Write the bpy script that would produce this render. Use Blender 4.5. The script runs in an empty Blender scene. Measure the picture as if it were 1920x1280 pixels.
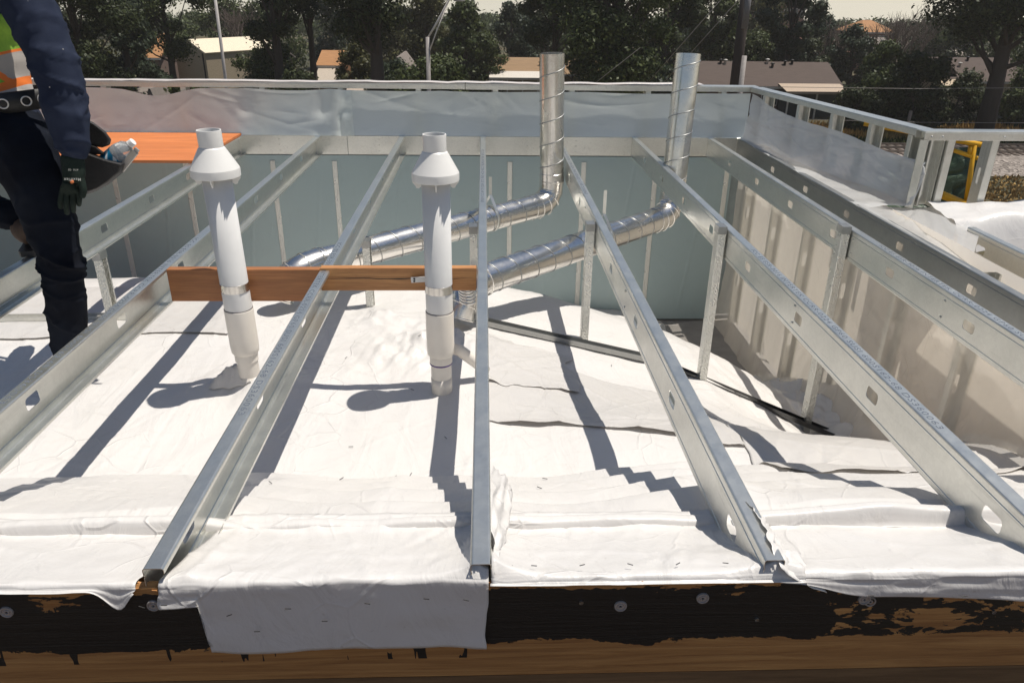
import bpy, bmesh, math, random
import numpy as np
from mathutils import Vector, Matrix
SC = bpy.context.scene
COL = SC.collection
random.seed(7)
RNG = np.random.default_rng(11)
rad = math.radians

# ------------------------------------------------------------------ camera
H = 1.045                                    # lens height above the joist tops (z = 0)
YAW, PITCH, ROLL, F = 3.93451331e-02, 4.28894729e-01, -1.31312195e-02, 1420.0
def cam_axes():
    cy, sy, cp, sp = math.cos(YAW), math.sin(YAW), math.cos(PITCH), math.sin(PITCH)
    fwd = Vector((sy*cp, cy*cp, -sp)); right = Vector((cy, -sy, 0)); down = fwd.cross(right)
    cr, sr = math.cos(ROLL), math.sin(ROLL)
    return cr*right + sr*down, -sr*right + cr*down, fwd
AR, AD, AF = cam_axes()
cd = bpy.data.cameras.new('camera'); cam = bpy.data.objects.new('camera', cd); COL.objects.link(cam)
mw = Matrix((AR, -AD, -AF)).transposed().to_4x4(); mw.translation = (0, 0, H); cam.matrix_world = mw
cd.sensor_width = 36; cd.lens = F/1920*36; cd.clip_start = .02; cd.clip_end = 3000
SC.camera = cam
def at(px, py, **k):
    """point of the photograph -> world point on the plane X=, Y= or z=  (used to read sizes off the photo)"""
    d = AR*((px-960)/F) + AD*((py-640)/F) + AF
    (a, val), = k.items(); i = 'xyz'.index(a.lower())
    return Vector((0, 0, H)) + d*((val - (0, 0, H)[i])/d[i])

# ------------------------------------------------------------------ light
SUN = Vector((.323, .070, 1.0)).normalized()
EL = math.asin(SUN.z); AZ = math.atan2(SUN.x, SUN.y)
w = bpy.data.worlds.new('World'); SC.world = w; w.use_nodes = True
nt = w.node_tree; bg = nt.nodes['Background']
sky = nt.nodes.new('ShaderNodeTexSky'); sky.sky_type = 'NISHITA'; sky.sun_disc = False
sky.sun_elevation = EL; sky.sun_rotation = AZ; sky.dust_density = .8; sky.air_density = 1.0; sky.ozone_density = 1.0
_tc = nt.nodes.new('ShaderNodeTexCoord'); _sx = nt.nodes.new('ShaderNodeSeparateXYZ'); _mx = nt.nodes.new('ShaderNodeMath'); _mx.operation = 'MAXIMUM'; _mx.inputs[1].default_value = .045; _cx = nt.nodes.new('ShaderNodeCombineXYZ')
nt.links.new(_tc.outputs['Generated'], _sx.inputs[0]); nt.links.new(_sx.outputs[0], _cx.inputs[0]); nt.links.new(_sx.outputs[1], _cx.inputs[1]); nt.links.new(_sx.outputs[2], _mx.inputs[0]); nt.links.new(_mx.outputs[0], _cx.inputs[2]); nt.links.new(_cx.outputs[0], sky.inputs[0])
_mr = nt.nodes.new('ShaderNodeMapRange'); _mr.interpolation_type = 'SMOOTHSTEP'
for _i, _v in ((1, .16), (2, .0), (3, 1.), (4, 2.15)): _mr.inputs[_i].default_value = _v
_ml = nt.nodes.new('ShaderNodeVectorMath'); _ml.operation = 'MULTIPLY'; _tn = nt.nodes.new('ShaderNodeMix'); _tn.data_type = 'VECTOR'
nt.links.new(_sx.outputs[2], _mr.inputs[0]); nt.links.new(_mr.outputs[0], _ml.inputs[0]); _ml.inputs[1].default_value = (1.0, .85, .80)
_m2 = nt.nodes.new('ShaderNodeVectorMath'); _m2.operation = 'MAXIMUM'; _m2.inputs[1].default_value = (1, 1, 1); nt.links.new(_ml.outputs[0], _m2.inputs[0])
_m3 = nt.nodes.new('ShaderNodeVectorMath'); _m3.operation = 'MULTIPLY'; nt.links.new(sky.outputs[0], _m3.inputs[0]); nt.links.new(_m2.outputs[0], _m3.inputs[1])
nt.links.new(_m3.outputs[0], bg.inputs[0])
bg.inputs[1].default_value = .070
sd = bpy.data.lights.new('sun', 'SUN'); sd.energy = 5.0; sd.angle = rad(.53); sd.color = (1, .945, .86)
so = bpy.data.objects.new('sun', sd); COL.objects.link(so)
so.rotation_euler = SUN.to_track_quat('Z', 'Y').to_euler()
SC.view_settings.view_transform = 'Standard'; SC.view_settings.look = 'None'
SC.view_settings.exposure = .04; SC.view_settings.gamma = 1

# ------------------------------------------------------------------ helpers
class MB:
    def __init__(s): s.v = []; s.f = []; s.sm = []
    def add(s, vs, fs, smooth=False):
        o = len(s.v); s.v += [tuple(v) for v in vs]
        for f in fs: s.f.append(tuple(i+o for i in f)); s.sm.append(smooth)
        return s
    def box(s, x0, x1, y0, y1, z0, z1, M=None):
        vs = [Vector((x, y, z)) for z in (z0, z1) for y in (y0, y1) for x in (x0, x1)]
        if M: vs = [M @ v for v in vs]
        return s.add(vs, [(0,2,3,1),(4,5,7,6),(0,1,5,4),(2,6,7,3),(0,4,6,2),(1,3,7,5)])
    def tube(s, pts, r, n=12, caps=True, smooth=True):
        pts = [Vector(p) for p in pts]; m = len(pts)
        rs = r if isinstance(r, (list, tuple)) else [r]*m
        T = [(pts[min(i+1, m-1)] - pts[max(i-1, 0)]).normalized() for i in range(m)]
        a = T[0].orthogonal().normalized(); vs = []
        for i in range(m):
            a = (a - T[i]*a.dot(T[i])).normalized(); b = T[i].cross(a)
            for k in range(n):
                t = 2*math.pi*k/n; vs.append(pts[i] + (a*math.cos(t) + b*math.sin(t))*rs[i])
        fs = [(i*n+k, i*n+(k+1) % n, (i+1)*n+(k+1) % n, (i+1)*n+k) for i in range(m-1) for k in range(n)]
        s.add(vs, fs, smooth)
        if caps:
            o = len(s.v) - len(vs)
            s.f += [tuple(o+k for k in range(n))[::-1], tuple(o+(m-1)*n+k for k in range(n))]; s.sm += [False]*2
        return s
    def lathe(s, prof, n=40, M=Matrix(), smooth=True, arc=(0, 2*math.pi)):
        full = abs(arc[1]-arc[0]-2*math.pi) < 1e-6; c = n if full else n+1
        vs = [M @ Vector((r*math.cos(t), r*math.sin(t), z)) for r, z in prof for t in [arc[0]+(arc[1]-arc[0])*k/n for k in range(c)]]
        fs = [(i*c+k, i*c+(k+1) % c, (i+1)*c+(k+1) % c, (i+1)*c+k) for i in range(len(prof)-1) for k in range(n)]
        return s.add(vs, fs, smooth)
    def grid(s, P, smooth=True):
        """P: (m,n,3) array"""
        m, n = P.shape[:2]
        fs = [(i*n+j, i*n+j+1, (i+1)*n+j+1, (i+1)*n+j) for i in range(m-1) for j in range(n-1)]
        return s.add(P.reshape(-1, 3).tolist(), fs, smooth)
    def build(s, name, mat=None, parent=None, solid=0, bevel=0, sharp=None, off=0):
        me = bpy.data.meshes.new(name); me.from_pydata(s.v, [], s.f); me.update()
        me.polygons.foreach_set('use_smooth', s.sm)
        if sharp: me.set_sharp_from_angle(angle=rad(sharp))
        for m_ in (mat if isinstance(mat, (list, tuple)) else [mat]):
            if m_: me.materials.append(m_)
        o = bpy.data.objects.new(name, me); COL.objects.link(o)
        if parent is not None: o.parent = parent
        if bevel:
            b = o.modifiers.new('b', 'BEVEL'); b.width = bevel; b.segments = 2; b.limit_method = 'ANGLE'
        if solid:
            m = o.modifiers.new('s', 'SOLIDIFY'); m.thickness = solid; m.offset = off
        return o
def tag(o, label=None, cat=None, group=None, kind=None):
    if label: o['label'] = label
    if cat: o['category'] = cat
    if group: o['group'] = group
    if kind: o['kind'] = kind
    return o
def thing(name, label, cat, loc=(0, 0, 0), group=None):
    o = bpy.data.objects.new(name, None); COL.objects.link(o); o.location = loc
    o.empty_display_size = .1
    return tag(o, label, cat, group)
def child(o, root):
    """parent o (built in world coordinates) to a thing whose origin is elsewhere"""
    o.parent = root; o.matrix_parent_inverse = Matrix.Translation(root.location).inverted(); return o
def text_mesh(txt, size):
    c = bpy.data.curves.new('txt', 'FONT'); c.body = txt; c.size = size; c.space_character = 1.15; c.offset = size*.008; c.resolution_u = 2
    o = bpy.data.objects.new('txt', c); COL.objects.link(o)
    bpy.context.view_layer.update()
    me = bpy.data.meshes.new_from_object(o.evaluated_get(bpy.context.evaluated_depsgraph_get()))
    bpy.data.objects.remove(o); return me
def text_obj(name, txt, size, M, mat, parent):
    me = text_mesh(txt, size); me.transform(M); me.materials.clear(); me.materials.append(mat); me.name = name
    o = bpy.data.objects.new(name, me); COL.objects.link(o); o.parent = parent; return o

# ------------------------------------------------------------------ materials
def new_mat(name):
    m = bpy.data.materials.new(name); m.use_nodes = True; t = m.node_tree
    return m, t, t.nodes['Principled BSDF'], t.nodes['Material Output']
def nd(t, typ, **k):
    n = t.nodes.new(typ)
    for a, b in k.items():
        if a in n.inputs: n.inputs[a].default_value = b
        else: setattr(n, a, b)
    return n
def coords(t, scale=(1, 1, 1), kind='Object'):
    c = nd(t, 'ShaderNodeTexCoord'); m = nd(t, 'ShaderNodeMapping'); m.inputs['Scale'].default_value = scale
    t.links.new(c.outputs[kind], m.inputs[0]); return m.outputs[0]
def noise(t, vec, scale, detail=4, rough=.55, dist=0):
    n = nd(t, 'ShaderNodeTexNoise'); n.inputs['Scale'].default_value = scale; n.inputs['Detail'].default_value = detail
    n.inputs['Roughness'].default_value = rough; n.inputs['Distortion'].default_value = dist
    t.links.new(vec, n.inputs['Vector']); return n.outputs['Fac']
def ramp(t, fac, *stops):
    r = nd(t, 'ShaderNodeValToRGB'); e = r.color_ramp.elements
    while len(e) < len(stops): e.new(.5)
    for el, (p, c) in zip(e, stops):
        el.position = p; el.color = (*c, 1) if not isinstance(c, (int, float)) else (c, c, c, 1)
    t.links.new(fac, r.inputs[0]); return r.outputs[0]
def bump(t, b, h, strength, dist=.01, prev=None):
    n = nd(t, 'ShaderNodeBump'); n.inputs['Strength'].default_value = strength; n.inputs['Distance'].default_value = dist
    t.links.new(h, n.inputs['Height'])
    if prev: t.links.new(prev, n.inputs['Normal'])
    if b: t.links.new(n.outputs[0], b.inputs['Normal'])
    return n.outputs[0]
def mixc(t, fac, a, b, mode='MIX'):
    n = nd(t, 'ShaderNodeMix'); n.data_type = 'RGBA'; n.blend_type = mode
    for s, val in ((n.inputs[0], fac), (n.inputs[6], a), (n.inputs[7], b)):
        if hasattr(val, 'is_output'): t.links.new(val, s)
        elif isinstance(val, (int, float)): s.default_value = val
        else: s.default_value = (*val, 1)
    return n.outputs[2]
def math_(t, op, a, b=0., clamp=False):
    n = nd(t, 'ShaderNodeMath'); n.operation = op; n.use_clamp = clamp
    for s, val in ((n.inputs[0], a), (n.inputs[1], b)):
        if hasattr(val, 'is_output'): t.links.new(val, s)
        else: s.default_value = val
    return n.outputs[0]

def galv(name, col=(.69, .69, .645), rough=.33, metal=.9, knurl=0, long=(1, 1, 1), dirt=.4):
    m, t, b, o = new_mat(name)
    v = coords(t, long)
    vo = nd(t, 'ShaderNodeTexVoronoi'); vo.inputs['Scale'].default_value = 90; t.links.new(v, vo.inputs['Vector'])
    sp = ramp(t, vo.outputs['Color'], (.2, .965), (.8, 1.02))
    big = ramp(t, noise(t, v, 5, 6, .6), (.30, .84), (.60, 1.03))
    c = mixc(t, 1., mixc(t, 1., col, sp, 'MULTIPLY'), mixc(t, dirt, (1, 1, 1), big), 'MULTIPLY')
    sv = coords(t, (long[0]*40, long[1]*2.2, long[2]*40))
    scr = ramp(t, noise(t, sv, 1.0, 3, .7), (.60, 1.0), (.70, .74))
    c = mixc(t, .55, c, mixc(t, 1., c, scr, 'MULTIPLY'))
    t.links.new(c, b.inputs['Base Color'])
    b.inputs['Metallic'].default_value = metal
    rr = math_(t, 'ADD', math_(t, 'MULTIPLY', noise(t, v, 14, 4), .22), rough-.11)
    t.links.new(rr, b.inputs['Roughness'])
    p = bump(t, None, noise(t, v, 2.4, 2), .35, .02)
    if knurl:
        vk = nd(t, 'ShaderNodeTexVoronoi'); vk.inputs['Scale'].default_value = 190; t.links.new(coords(t, (1, 1, .6)), vk.inputs['Vector'])
        p = bump(t, None, vk.outputs['Distance'], .9, .004, p)
    else:
        p = bump(t, None, noise(t, v, 160, 2), .06, .004, p)
    t.links.new(p, b.inputs['Normal'])
    return m
GALV = galv('galvanised_steel'); GALVK = galv('embossed_galvanised', rough=.3, knurl=1)
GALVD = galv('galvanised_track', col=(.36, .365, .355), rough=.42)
DUCT = galv('spiral_duct_steel', col=(.78, .76, .72), rough=.24, metal=1, dirt=.25)

def film(name, col, rough=.32, trans=.12, clear=0., bumpy=.5, warm=None, spec=.5, wscale=1.):
    m, t, b, o = new_mat(name)
    v = coords(t)
    tint = ramp(t, noise(t, v, 1.7, 4), (.35, (.93, .94, .96)), (.7, (1.0, 1.0, 1.0)))
    sc_ = ramp(t, noise(t, coords(t, (1, 2.5, 1)), 9, 7, .75, .4), (.56, (1, 1, 1)), (.74, (.84, .82, .79)))
    sp_ = ramp(t, noise(t, v, 55, 2, .5), (.70, (1, 1, 1)), (.78, (.72, .69, .65)))
    t.links.new(mixc(t, .5, mixc(t, 1., mixc(t, 1., col, tint, 'MULTIPLY'), sc_, 'MULTIPLY'), mixc(t, 1., col, sp_, 'MULTIPLY')), b.inputs['Base Color'])
    b.inputs['Roughness'].default_value = rough; b.inputs['Specular IOR Level'].default_value = spec
    v1 = coords(t, (3.2*wscale, 1.1*wscale, 2*wscale))
    p = bump(t, None, noise(t, v1, 2.2, 5, .55, 1.2), bumpy*.55, .02)
    mg = nd(t, 'ShaderNodeTexNoise'); mg.noise_type = 'RIDGED_MULTIFRACTAL'
    mg.inputs['Scale'].default_value = 3.4*wscale; mg.inputs['Detail'].default_value = 3; mg.inputs['Distortion'].default_value = .6
    t.links.new(coords(t, (.7, 1.6, 1.2)), mg.inputs['Vector'])
    p = bump(t, None, mg.outputs['Fac'], bumpy*.14, .012, p)
    wv = nd(t, 'ShaderNodeMixRGB'); wv.blend_type = 'ADD'; wv.inputs[0].default_value = .16
    nz = nd(t, 'ShaderNodeTexNoise'); nz.inputs['Scale'].default_value = 3.; t.links.new(v, nz.inputs['Vector']); t.links.new(v, wv.inputs[1]); t.links.new(nz.outputs['Color'], wv.inputs[2])
    ve = nd(t, 'ShaderNodeTexVoronoi'); ve.feature = 'DISTANCE_TO_EDGE'; ve.inputs['Scale'].default_value = 5.5*wscale; t.links.new(wv.outputs[0], ve.inputs['Vector'])
    ln = ramp(t, ve.outputs['Distance'], (.0, 1.), (.028, 0.)); mk = ramp(t, noise(t, v, 2.3, 3), (.46, 0.), (.62, 1.))
    p = bump(t, None, math_(t, 'MULTIPLY', ln, mk), bumpy*.55, .006, p)
    ve2 = nd(t, 'ShaderNodeTexVoronoi'); ve2.inputs['Scale'].default_value = 13*wscale; t.links.new(wv.outputs[0], ve2.inputs['Vector'])
    p = bump(t, None, math_(t, 'MULTIPLY', ve2.outputs['Distance'], ramp(t, noise(t, v, 1.6, 3), (.5, 0.), (.7, 1.))), bumpy*.32, .012, p)
    t.links.new(p, b.inputs['Normal'])
    tr = nd(t, 'ShaderNodeBsdfTranslucent'); tr.inputs[0].default_value = (*col, 1)
    mx = nd(t, 'ShaderNodeMixShader'); mx.inputs[0].default_value = trans
    t.links.new(b.outputs[0], mx.inputs[1]); t.links.new(tr.outputs[0], mx.inputs[2])
    if clear:
        tp = nd(t, 'ShaderNodeBsdfTransparent'); tp.inputs[0].default_value = (.95, .94, .92, 1)
        m2 = nd(t, 'ShaderNodeMixShader'); cl = ramp(t, noise(t, v, 3.0, 4), (.3, clear*.82), (.7, clear))
        t.links.new(cl, m2.inputs[0]); t.links.new(mx.outputs[0], m2.inputs[1]); t.links.new(tp.outputs[0], m2.inputs[2]); mx = m2
    t.links.new(mx.outputs[0], o.inputs[0]); return m
WHITE = film('white_poly_sheet', (.725, .70, .67), rough=.34, trans=.12, bumpy=.8)
WALLF = film('grey_wall_film', (.36, .45, .45), rough=.36, trans=.06, bumpy=.22)
PARF = film('parapet_film', (.82, .86, .84), rough=.5, trans=.58, bumpy=.12)
SIDEF = film('side_wall_film', (.88, .83, .76), rough=.2, trans=.45, clear=.58, bumpy=.6, spec=.7)
MILK = film('milky_backlight_film', (.92, .85, .75), rough=.4, trans=.72, bumpy=.25)
SIDEP = film('side_parapet_film', (.93, .93, .92), rough=.24, trans=.58, clear=.15, bumpy=.4, spec=.7)

def plain(name, col, rough=.6, metal=0., var=.12, scale=8., bmp=.1, long=(1, 1, 1), spec=.5):
    m, t, b, o = new_mat(name); v = coords(t, long); n = noise(t, v, scale, 5)
    lo = tuple(c*(1-var) for c in col); hi = tuple(min(1, c*(1+var)) for c in col)
    t.links.new(ramp(t, n, (.3, lo), (.7, hi)), b.inputs['Base Color'])
    b.inputs['Roughness'].default_value = rough; b.inputs['Metallic'].default_value = metal; b.inputs['Specular IOR Level'].default_value = spec
    if bmp: bump(t, b, noise(t, v, scale*6, 4), bmp, .01)
    return m
def wood(name, dark, light, axis=0, rough=.55, scale=1.):
    m, t, b, o = new_mat(name)
    s = [14*scale]*3; s[axis] = .9*scale
    v = coords(t, s); g = noise(t, v, 2.2, 7, .62, .8)
    f = noise(t, coords(t, [x*5 for x in s]), 2.0, 3, .6)
    c = ramp(t, g, (.28, dark), (.50, tuple((a+b_)/2 for a, b_ in zip(dark, light))), (.72, light))
    c = mixc(t, .5, c, ramp(t, f, (.35, .62), (.65, 1.05)), 'MULTIPLY')
    kn = nd(t, 'ShaderNodeTexVoronoi'); kn.inputs['Scale'].default_value = 1.0
    s2 = [6.]*3; s2[axis] = 2.2; t.links.new(coords(t, s2), kn.inputs['Vector'])
    c = mixc(t, ramp(t, kn.outputs['Distance'], (.045, 1.), (.085, 0.)), c, tuple(x*.35 for x in dark))
    t.links.new(c, b.inputs['Base Color']); b.inputs['Roughness'].default_value = rough
    bump(t, b, f, .22, .004); return m
LUMBER = wood('douglas_fir', (.36, .15, .05), (.60, .30, .11))
LUMBER2 = wood('redder_fir', (.27, .10, .034), (.43, .18, .062))
PLYO = wood('orange_plywood', (.50, .15, .04), (.70, .23, .07), axis=0, scale=.5)
PVC = plain('pvc_white', (.74, .725, .69), .32, var=.05, scale=5, bmp=.03)
PVCG = plain('pvc_pipe_grey_white', (.67, .66, .64), .34, var=.06, scale=6, bmp=.03)
PVCD = plain('pvc_fitting_cream', (.70, .655, .59), .36, var=.08, scale=6, bmp=.03)
PURPLE = plain('purple_primer', (.10, .05, .22), .4)
INK = plain('marking_ink', (.12, .14, .17), .6, bmp=0)
STRAPW = plain('strap_white', (.72, .70, .66), .4)
BLACK = plain('black_rubber', (.012, .012, .012), .5)
SCREW = plain('zinc_screw', (.5, .5, .48), .35, metal=1)
PLUG = plain('washer_plastic', (.42, .39, .37), .4, metal=.3)
TAN = plain('tan_board', (.56, .36, .21), .8, scale=3)

# ------------------------------------------------------------------ numpy noise for cloth-like sheets
def vnoise(x, y, seed):
    xi, yi = np.floor(x).astype(np.int64), np.floor(y).astype(np.int64); fx, fy = x-xi, y-yi
    fx = fx*fx*fx*(fx*(fx*6-15)+10); fy = fy*fy*fy*(fy*(fy*6-15)+10)
    def h(a, b):
        n = (a*374761393 + b*668265263 + seed*982451653) & 0xffffffff
        n = ((n ^ (n >> 13))*1274126177) & 0xffffffff
        return ((n ^ (n >> 16)) & 0xffff)/65535.*2-1
    return (h(xi, yi)*(1-fx)+h(xi+1, yi)*fx)*(1-fy)+(h(xi, yi+1)*(1-fx)+h(xi+1, yi+1)*fx)*fy
def fbm(x, y, seed, o=4):
    r = 0; a = 1.
    for k in range(o): r = r+a*vnoise(x*2**k, y*2**k, seed+k*17); a *= .5
    return r
def ridge(x, y, seed):
    return (1-np.abs(vnoise(x, y, seed)))**6
def creases(x, y, n, box, seed, amp=(.002, .007), wid=(.006, .02), ln=(.15, .8)):
    g = np.random.default_rng(seed); z = np.zeros_like(x)
    for _ in range(n):
        cx, cy = g.uniform(box[0], box[1]), g.uniform(box[2], box[3]); a = g.uniform(0, math.pi)
        l, wd, am = g.uniform(*ln), g.uniform(*wid), g.uniform(*amp)*g.choice([1, 1, -1])
        dx, dy = x-cx, y-cy; u = dx*math.cos(a)+dy*math.sin(a); v = -dx*math.sin(a)+dy*math.cos(a)+.12*u*u*g.uniform(-2, 2)
        z += am*np.exp(-np.abs(v)/wd)*np.clip(1-(u/l)**2, 0, 1)
    return z
sstep = lambda a, b, x: (lambda t: t*t*(3-2*t))(np.clip((x-a)/(b-a), 0, 1))
def floor_z(X, Y):
    X = np.asarray(X, float); Y = np.asarray(Y, float)
    z = -.535 + 0*X
    z = z - np.interp(X, [-.15, 0., .3, .55, .9, 1.2, 1.5, 1.83, 2.15], [0, .02, .085, .15, .225, .31, .45, .635, .72])*sstep(2.35, 3.45, Y)
    z = z - .80*sstep(4.25, 6.0, Y + .25*np.maximum(X-.3, 0))*(1-.3*sstep(.3, 2.0, X))
    # pleats climbing on to the front ledge
    wob = .07*vnoise(X*1.1, X*0+3., 5)+.012*vnoise(X*4, X*0, 9)
    t = np.clip((2.30+wob-Y)/.68, 0, 1)
    n = 4.; k = np.floor(t*n); fr = t*n-k
    st = (k + sstep(.0, .30, fr))/n; mm = np.clip(.30+.5*vnoise(X*1.1, X*0+2.5, 61), 0, .6); mm = np.maximum(mm, .88*sstep(-.12, -.42, X)); mm = np.maximum(mm, .7*sstep(.62, .85, X)); st = st*(1-mm)+t*mm
    z = z + (.37+.02*vnoise(X*2, Y*2, 21))*np.where(t >= 1, 1, st)
    z = z + np.where((t > 0) & (t < 1), .007*np.sin(fr*math.pi)*(.5+.5*vnoise(X*2.3, k, 31)), 0)
    return z
def crumple(x, y, seed, n=7, f0=3.5):
    g_ = np.random.default_rng(seed); z = 0*x; wx, wy = x+.05*vnoise(x*4, y*4, seed+1), y+.05*vnoise(x*4, y*4, seed+2)
    for k in range(n):
        a = g_.uniform(0, math.pi); f = f0*1.32**k*g_.uniform(.8, 1.2); ph = (wx*math.cos(a)+wy*math.sin(a))*f+g_.uniform(0, 1)+.35*vnoise(wx*f*.35, wy*f*.35, seed+5+k)
        z = z + np.abs(ph-np.floor(ph)-.5)*2/1.32**k
    return z/3.2-.5
def floor_s(X, Y):
    z = floor_z(X, Y)
    z = z + .010*fbm(X*1.3, Y*1.1, 3) + .004*fbm(X*5, Y*4, 8)
    s = sstep(.7, 1.6, X)*sstep(2.5, 3.4, Y)
    z = z + s*(.035*crumple(X, Y, 71, 6, 1.8))
    z = z + .012*crumple(X, Y, 33, 5, 1.1)*(.6+.6*vnoise(X*.9, Y*.9, 35))
    # loose plastic heaped round the pipes
    for cx, cy, r, a in ((-.36, 3.30, .26, .085), (-1.02, 2.98, .17, .105), (-.50, 3.7, .2, .05), (-.1, 3.45, .2, .04)):
        d2 = ((X-cx)/r)**2+((Y-cy)/(r*.8))**2
        z = z + np.exp(-d2)*a*(.7+1.1*crumple(X, Y, 51))
    # crumple against the right wall
    e = sstep(1.55, 2.15, X)*sstep(2.5, 3.0, Y)
    z = z + e*(.12*sstep(1.8, 2.2, X)+.16*crumple(X, Y, 91, 8, 3.))
    return z
FZ = lambda x, y: float(floor_z(x, y))

# ------------------------------------------------------------------ ground, railway
def ground_mat():
    m, t, b, o = new_mat('dry_ground'); v = coords(t, kind='Object')
    c = ramp(t, noise(t, v, .09, 6, .6), (.36, (.026, .030, .013)), (.52, (.055, .050, .022)), (.70, (.12, .088, .040)))
    c = mixc(t, .6, c, ramp(t, noise(t, v, 2.2, 5, .7), (.3, .5), (.7, 1.25)), 'MULTIPLY')
    t.links.new(c, b.inputs['Base Color']); b.inputs['Roughness'].default_value = .95; bump(t, b, noise(t, v, 3, 6), .6, .15); return m
GZ = -9.0
g = MB().add([(-420, -300, GZ), (420, -300, GZ), (420, 335, GZ), (-420, 335, GZ)], [(0, 1, 2, 3)]).build('ground', ground_mat()); tag(g, kind='structure')
def grass_mat(name, lo, hi):
    m, t, b, o = new_mat(name); gi = nd(t, 'ShaderNodeNewGeometry')
    t.links.new(ramp(t, gi.outputs['Random Per Island'], (0, lo), (1, hi)), b.inputs['Base Color'])
    b.inputs['Roughness'].default_value = .9; b.inputs['Specular IOR Level'].default_value = .1; return m
def blades(x0, x1, y0, y1, n, h, seed, wd=.12):
    g_ = np.random.default_rng(seed); x = g_.uniform(x0, x1, n); y = g_.uniform(y0, y1, n); a = g_.uniform(0, math.pi, n)
    hh = h*g_.uniform(.4, 1.2, n)*(1+.5*vnoise(x*.4, y*.4, seed)); dx, dy = np.cos(a)*wd, np.sin(a)*wd; lx, ly = g_.normal(0, .25*h, (2, n))
    P = np.stack([np.stack([x-dx, y-dy, 0*x+GZ], 1), np.stack([x+dx, y+dy, 0*x+GZ], 1), np.stack([x+lx, y+ly, GZ+hh], 1)], 1).reshape(-1, 3)
    return MB().add(P.tolist(), [(3*i, 3*i+1, 3*i+2) for i in range(n)])
tag(blades(8, 75, 58.5, 66, 16000, .55, 3).build('dry_grass', grass_mat('straw', (.22, .13, .035), (.46, .29, .09))), 'straw coloured dry grass in a strip beside the railway line', 'grass', kind='stuff')
tag(blades(8, 60, 34, 46.5, 22000, .20, 4).build('dry_grass', grass_mat('brown_straw', (.24, .155, .06), (.52, .35, .14))), 'brownish dry grass on the bank nearest the roof', 'grass', kind='stuff')
tag(blades(8, 70, 56, 58.6, 7000, .6, 5).build('green_weeds', grass_mat('weeds', (.03, .04, .012), (.07, .08, .025))), 'dark green weeds along the far side of the track', 'weeds', kind='stuff')
def ballast_mat():
    m, t, b, o = new_mat('ballast_stone'); v = coords(t)
    vo = nd(t, 'ShaderNodeTexVoronoi'); vo.inputs['Scale'].default_value = 6; t.links.new(v, vo.inputs['Vector'])
    t.links.new(ramp(t, vo.outputs['Color'], (.1, (.12, .10, .085)), (.9, (.36, .31, .27))), b.inputs['Base Color'])
    bump(t, b, vo.outputs['Distance'], 1., .12); b.inputs['Roughness'].default_value = .9; return m
bm_ = MB(); pr = [(46.8, GZ+.005), (49.2, GZ+.55), (55.2, GZ+.55), (56.6, GZ+.005)]
bm_.add([(x, y, z) for y, z in pr for x in (-200, 260)], [(2*i, 2*i+1, 2*i+3, 2*i+2) for i in range(3)])
tag(bm_.build('ballast_bed', ballast_mat()), kind='structure')
STEELR = plain('rail_steel', (.34, .31, .29), .3, metal=1)
r0 = thing('railway_track', 'twin rail railway line on pale ballast beyond the roof', 'railway track', (20, 52, GZ+.55))
for yy in (51.4, 52.85, 54.2): child(MB().box(-200, 260, yy-.035, yy+.035, GZ+.60, GZ+.76).build('rail', STEELR), r0)
tm = MB()
for k in range(320): tm.box(-60+k*.6, -60+k*.6+.24, 50.7, 54.9, GZ+.552, GZ+.60)
child(tm.build('sleepers', plain('old_timber', (.09, .065, .05), .9)), r0)

# ------------------------------------------------------------------ building body
BW = plain('module_wall', (.30, .28, .26), .8)
b0 = thing('module_building', 'modular building whose unfinished roof fills the picture', 'building', (0, 3.9, GZ))
child(MB().box(-5.2, 2.45, 1.62, 6.42, GZ, -1.62).build('lower_storey', BW), b0)
child(MB().box(2.45, 8, 1.62, 4.02, GZ, -1.62).build('lower_storey', BW), b0)
rd = MB().box(-8, 9, -10, .62, -1.1, -.72).build('bounce_deck', plain('bounce_deck_tan', (.11, .068, .042), .85)); tag(rd, kind='structure')  # unseen deck, added so warm light bounces on to the beam face
sh = MB().box(-5.2, 2.46, 6.372, 6.40, -1.6, -.01).build('sheathing_board', plain('grey_sheathing', (.30, .34, .34), .9))
tag(sh, 'grey sheathing behind the film of the back wall', 'board')

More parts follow.
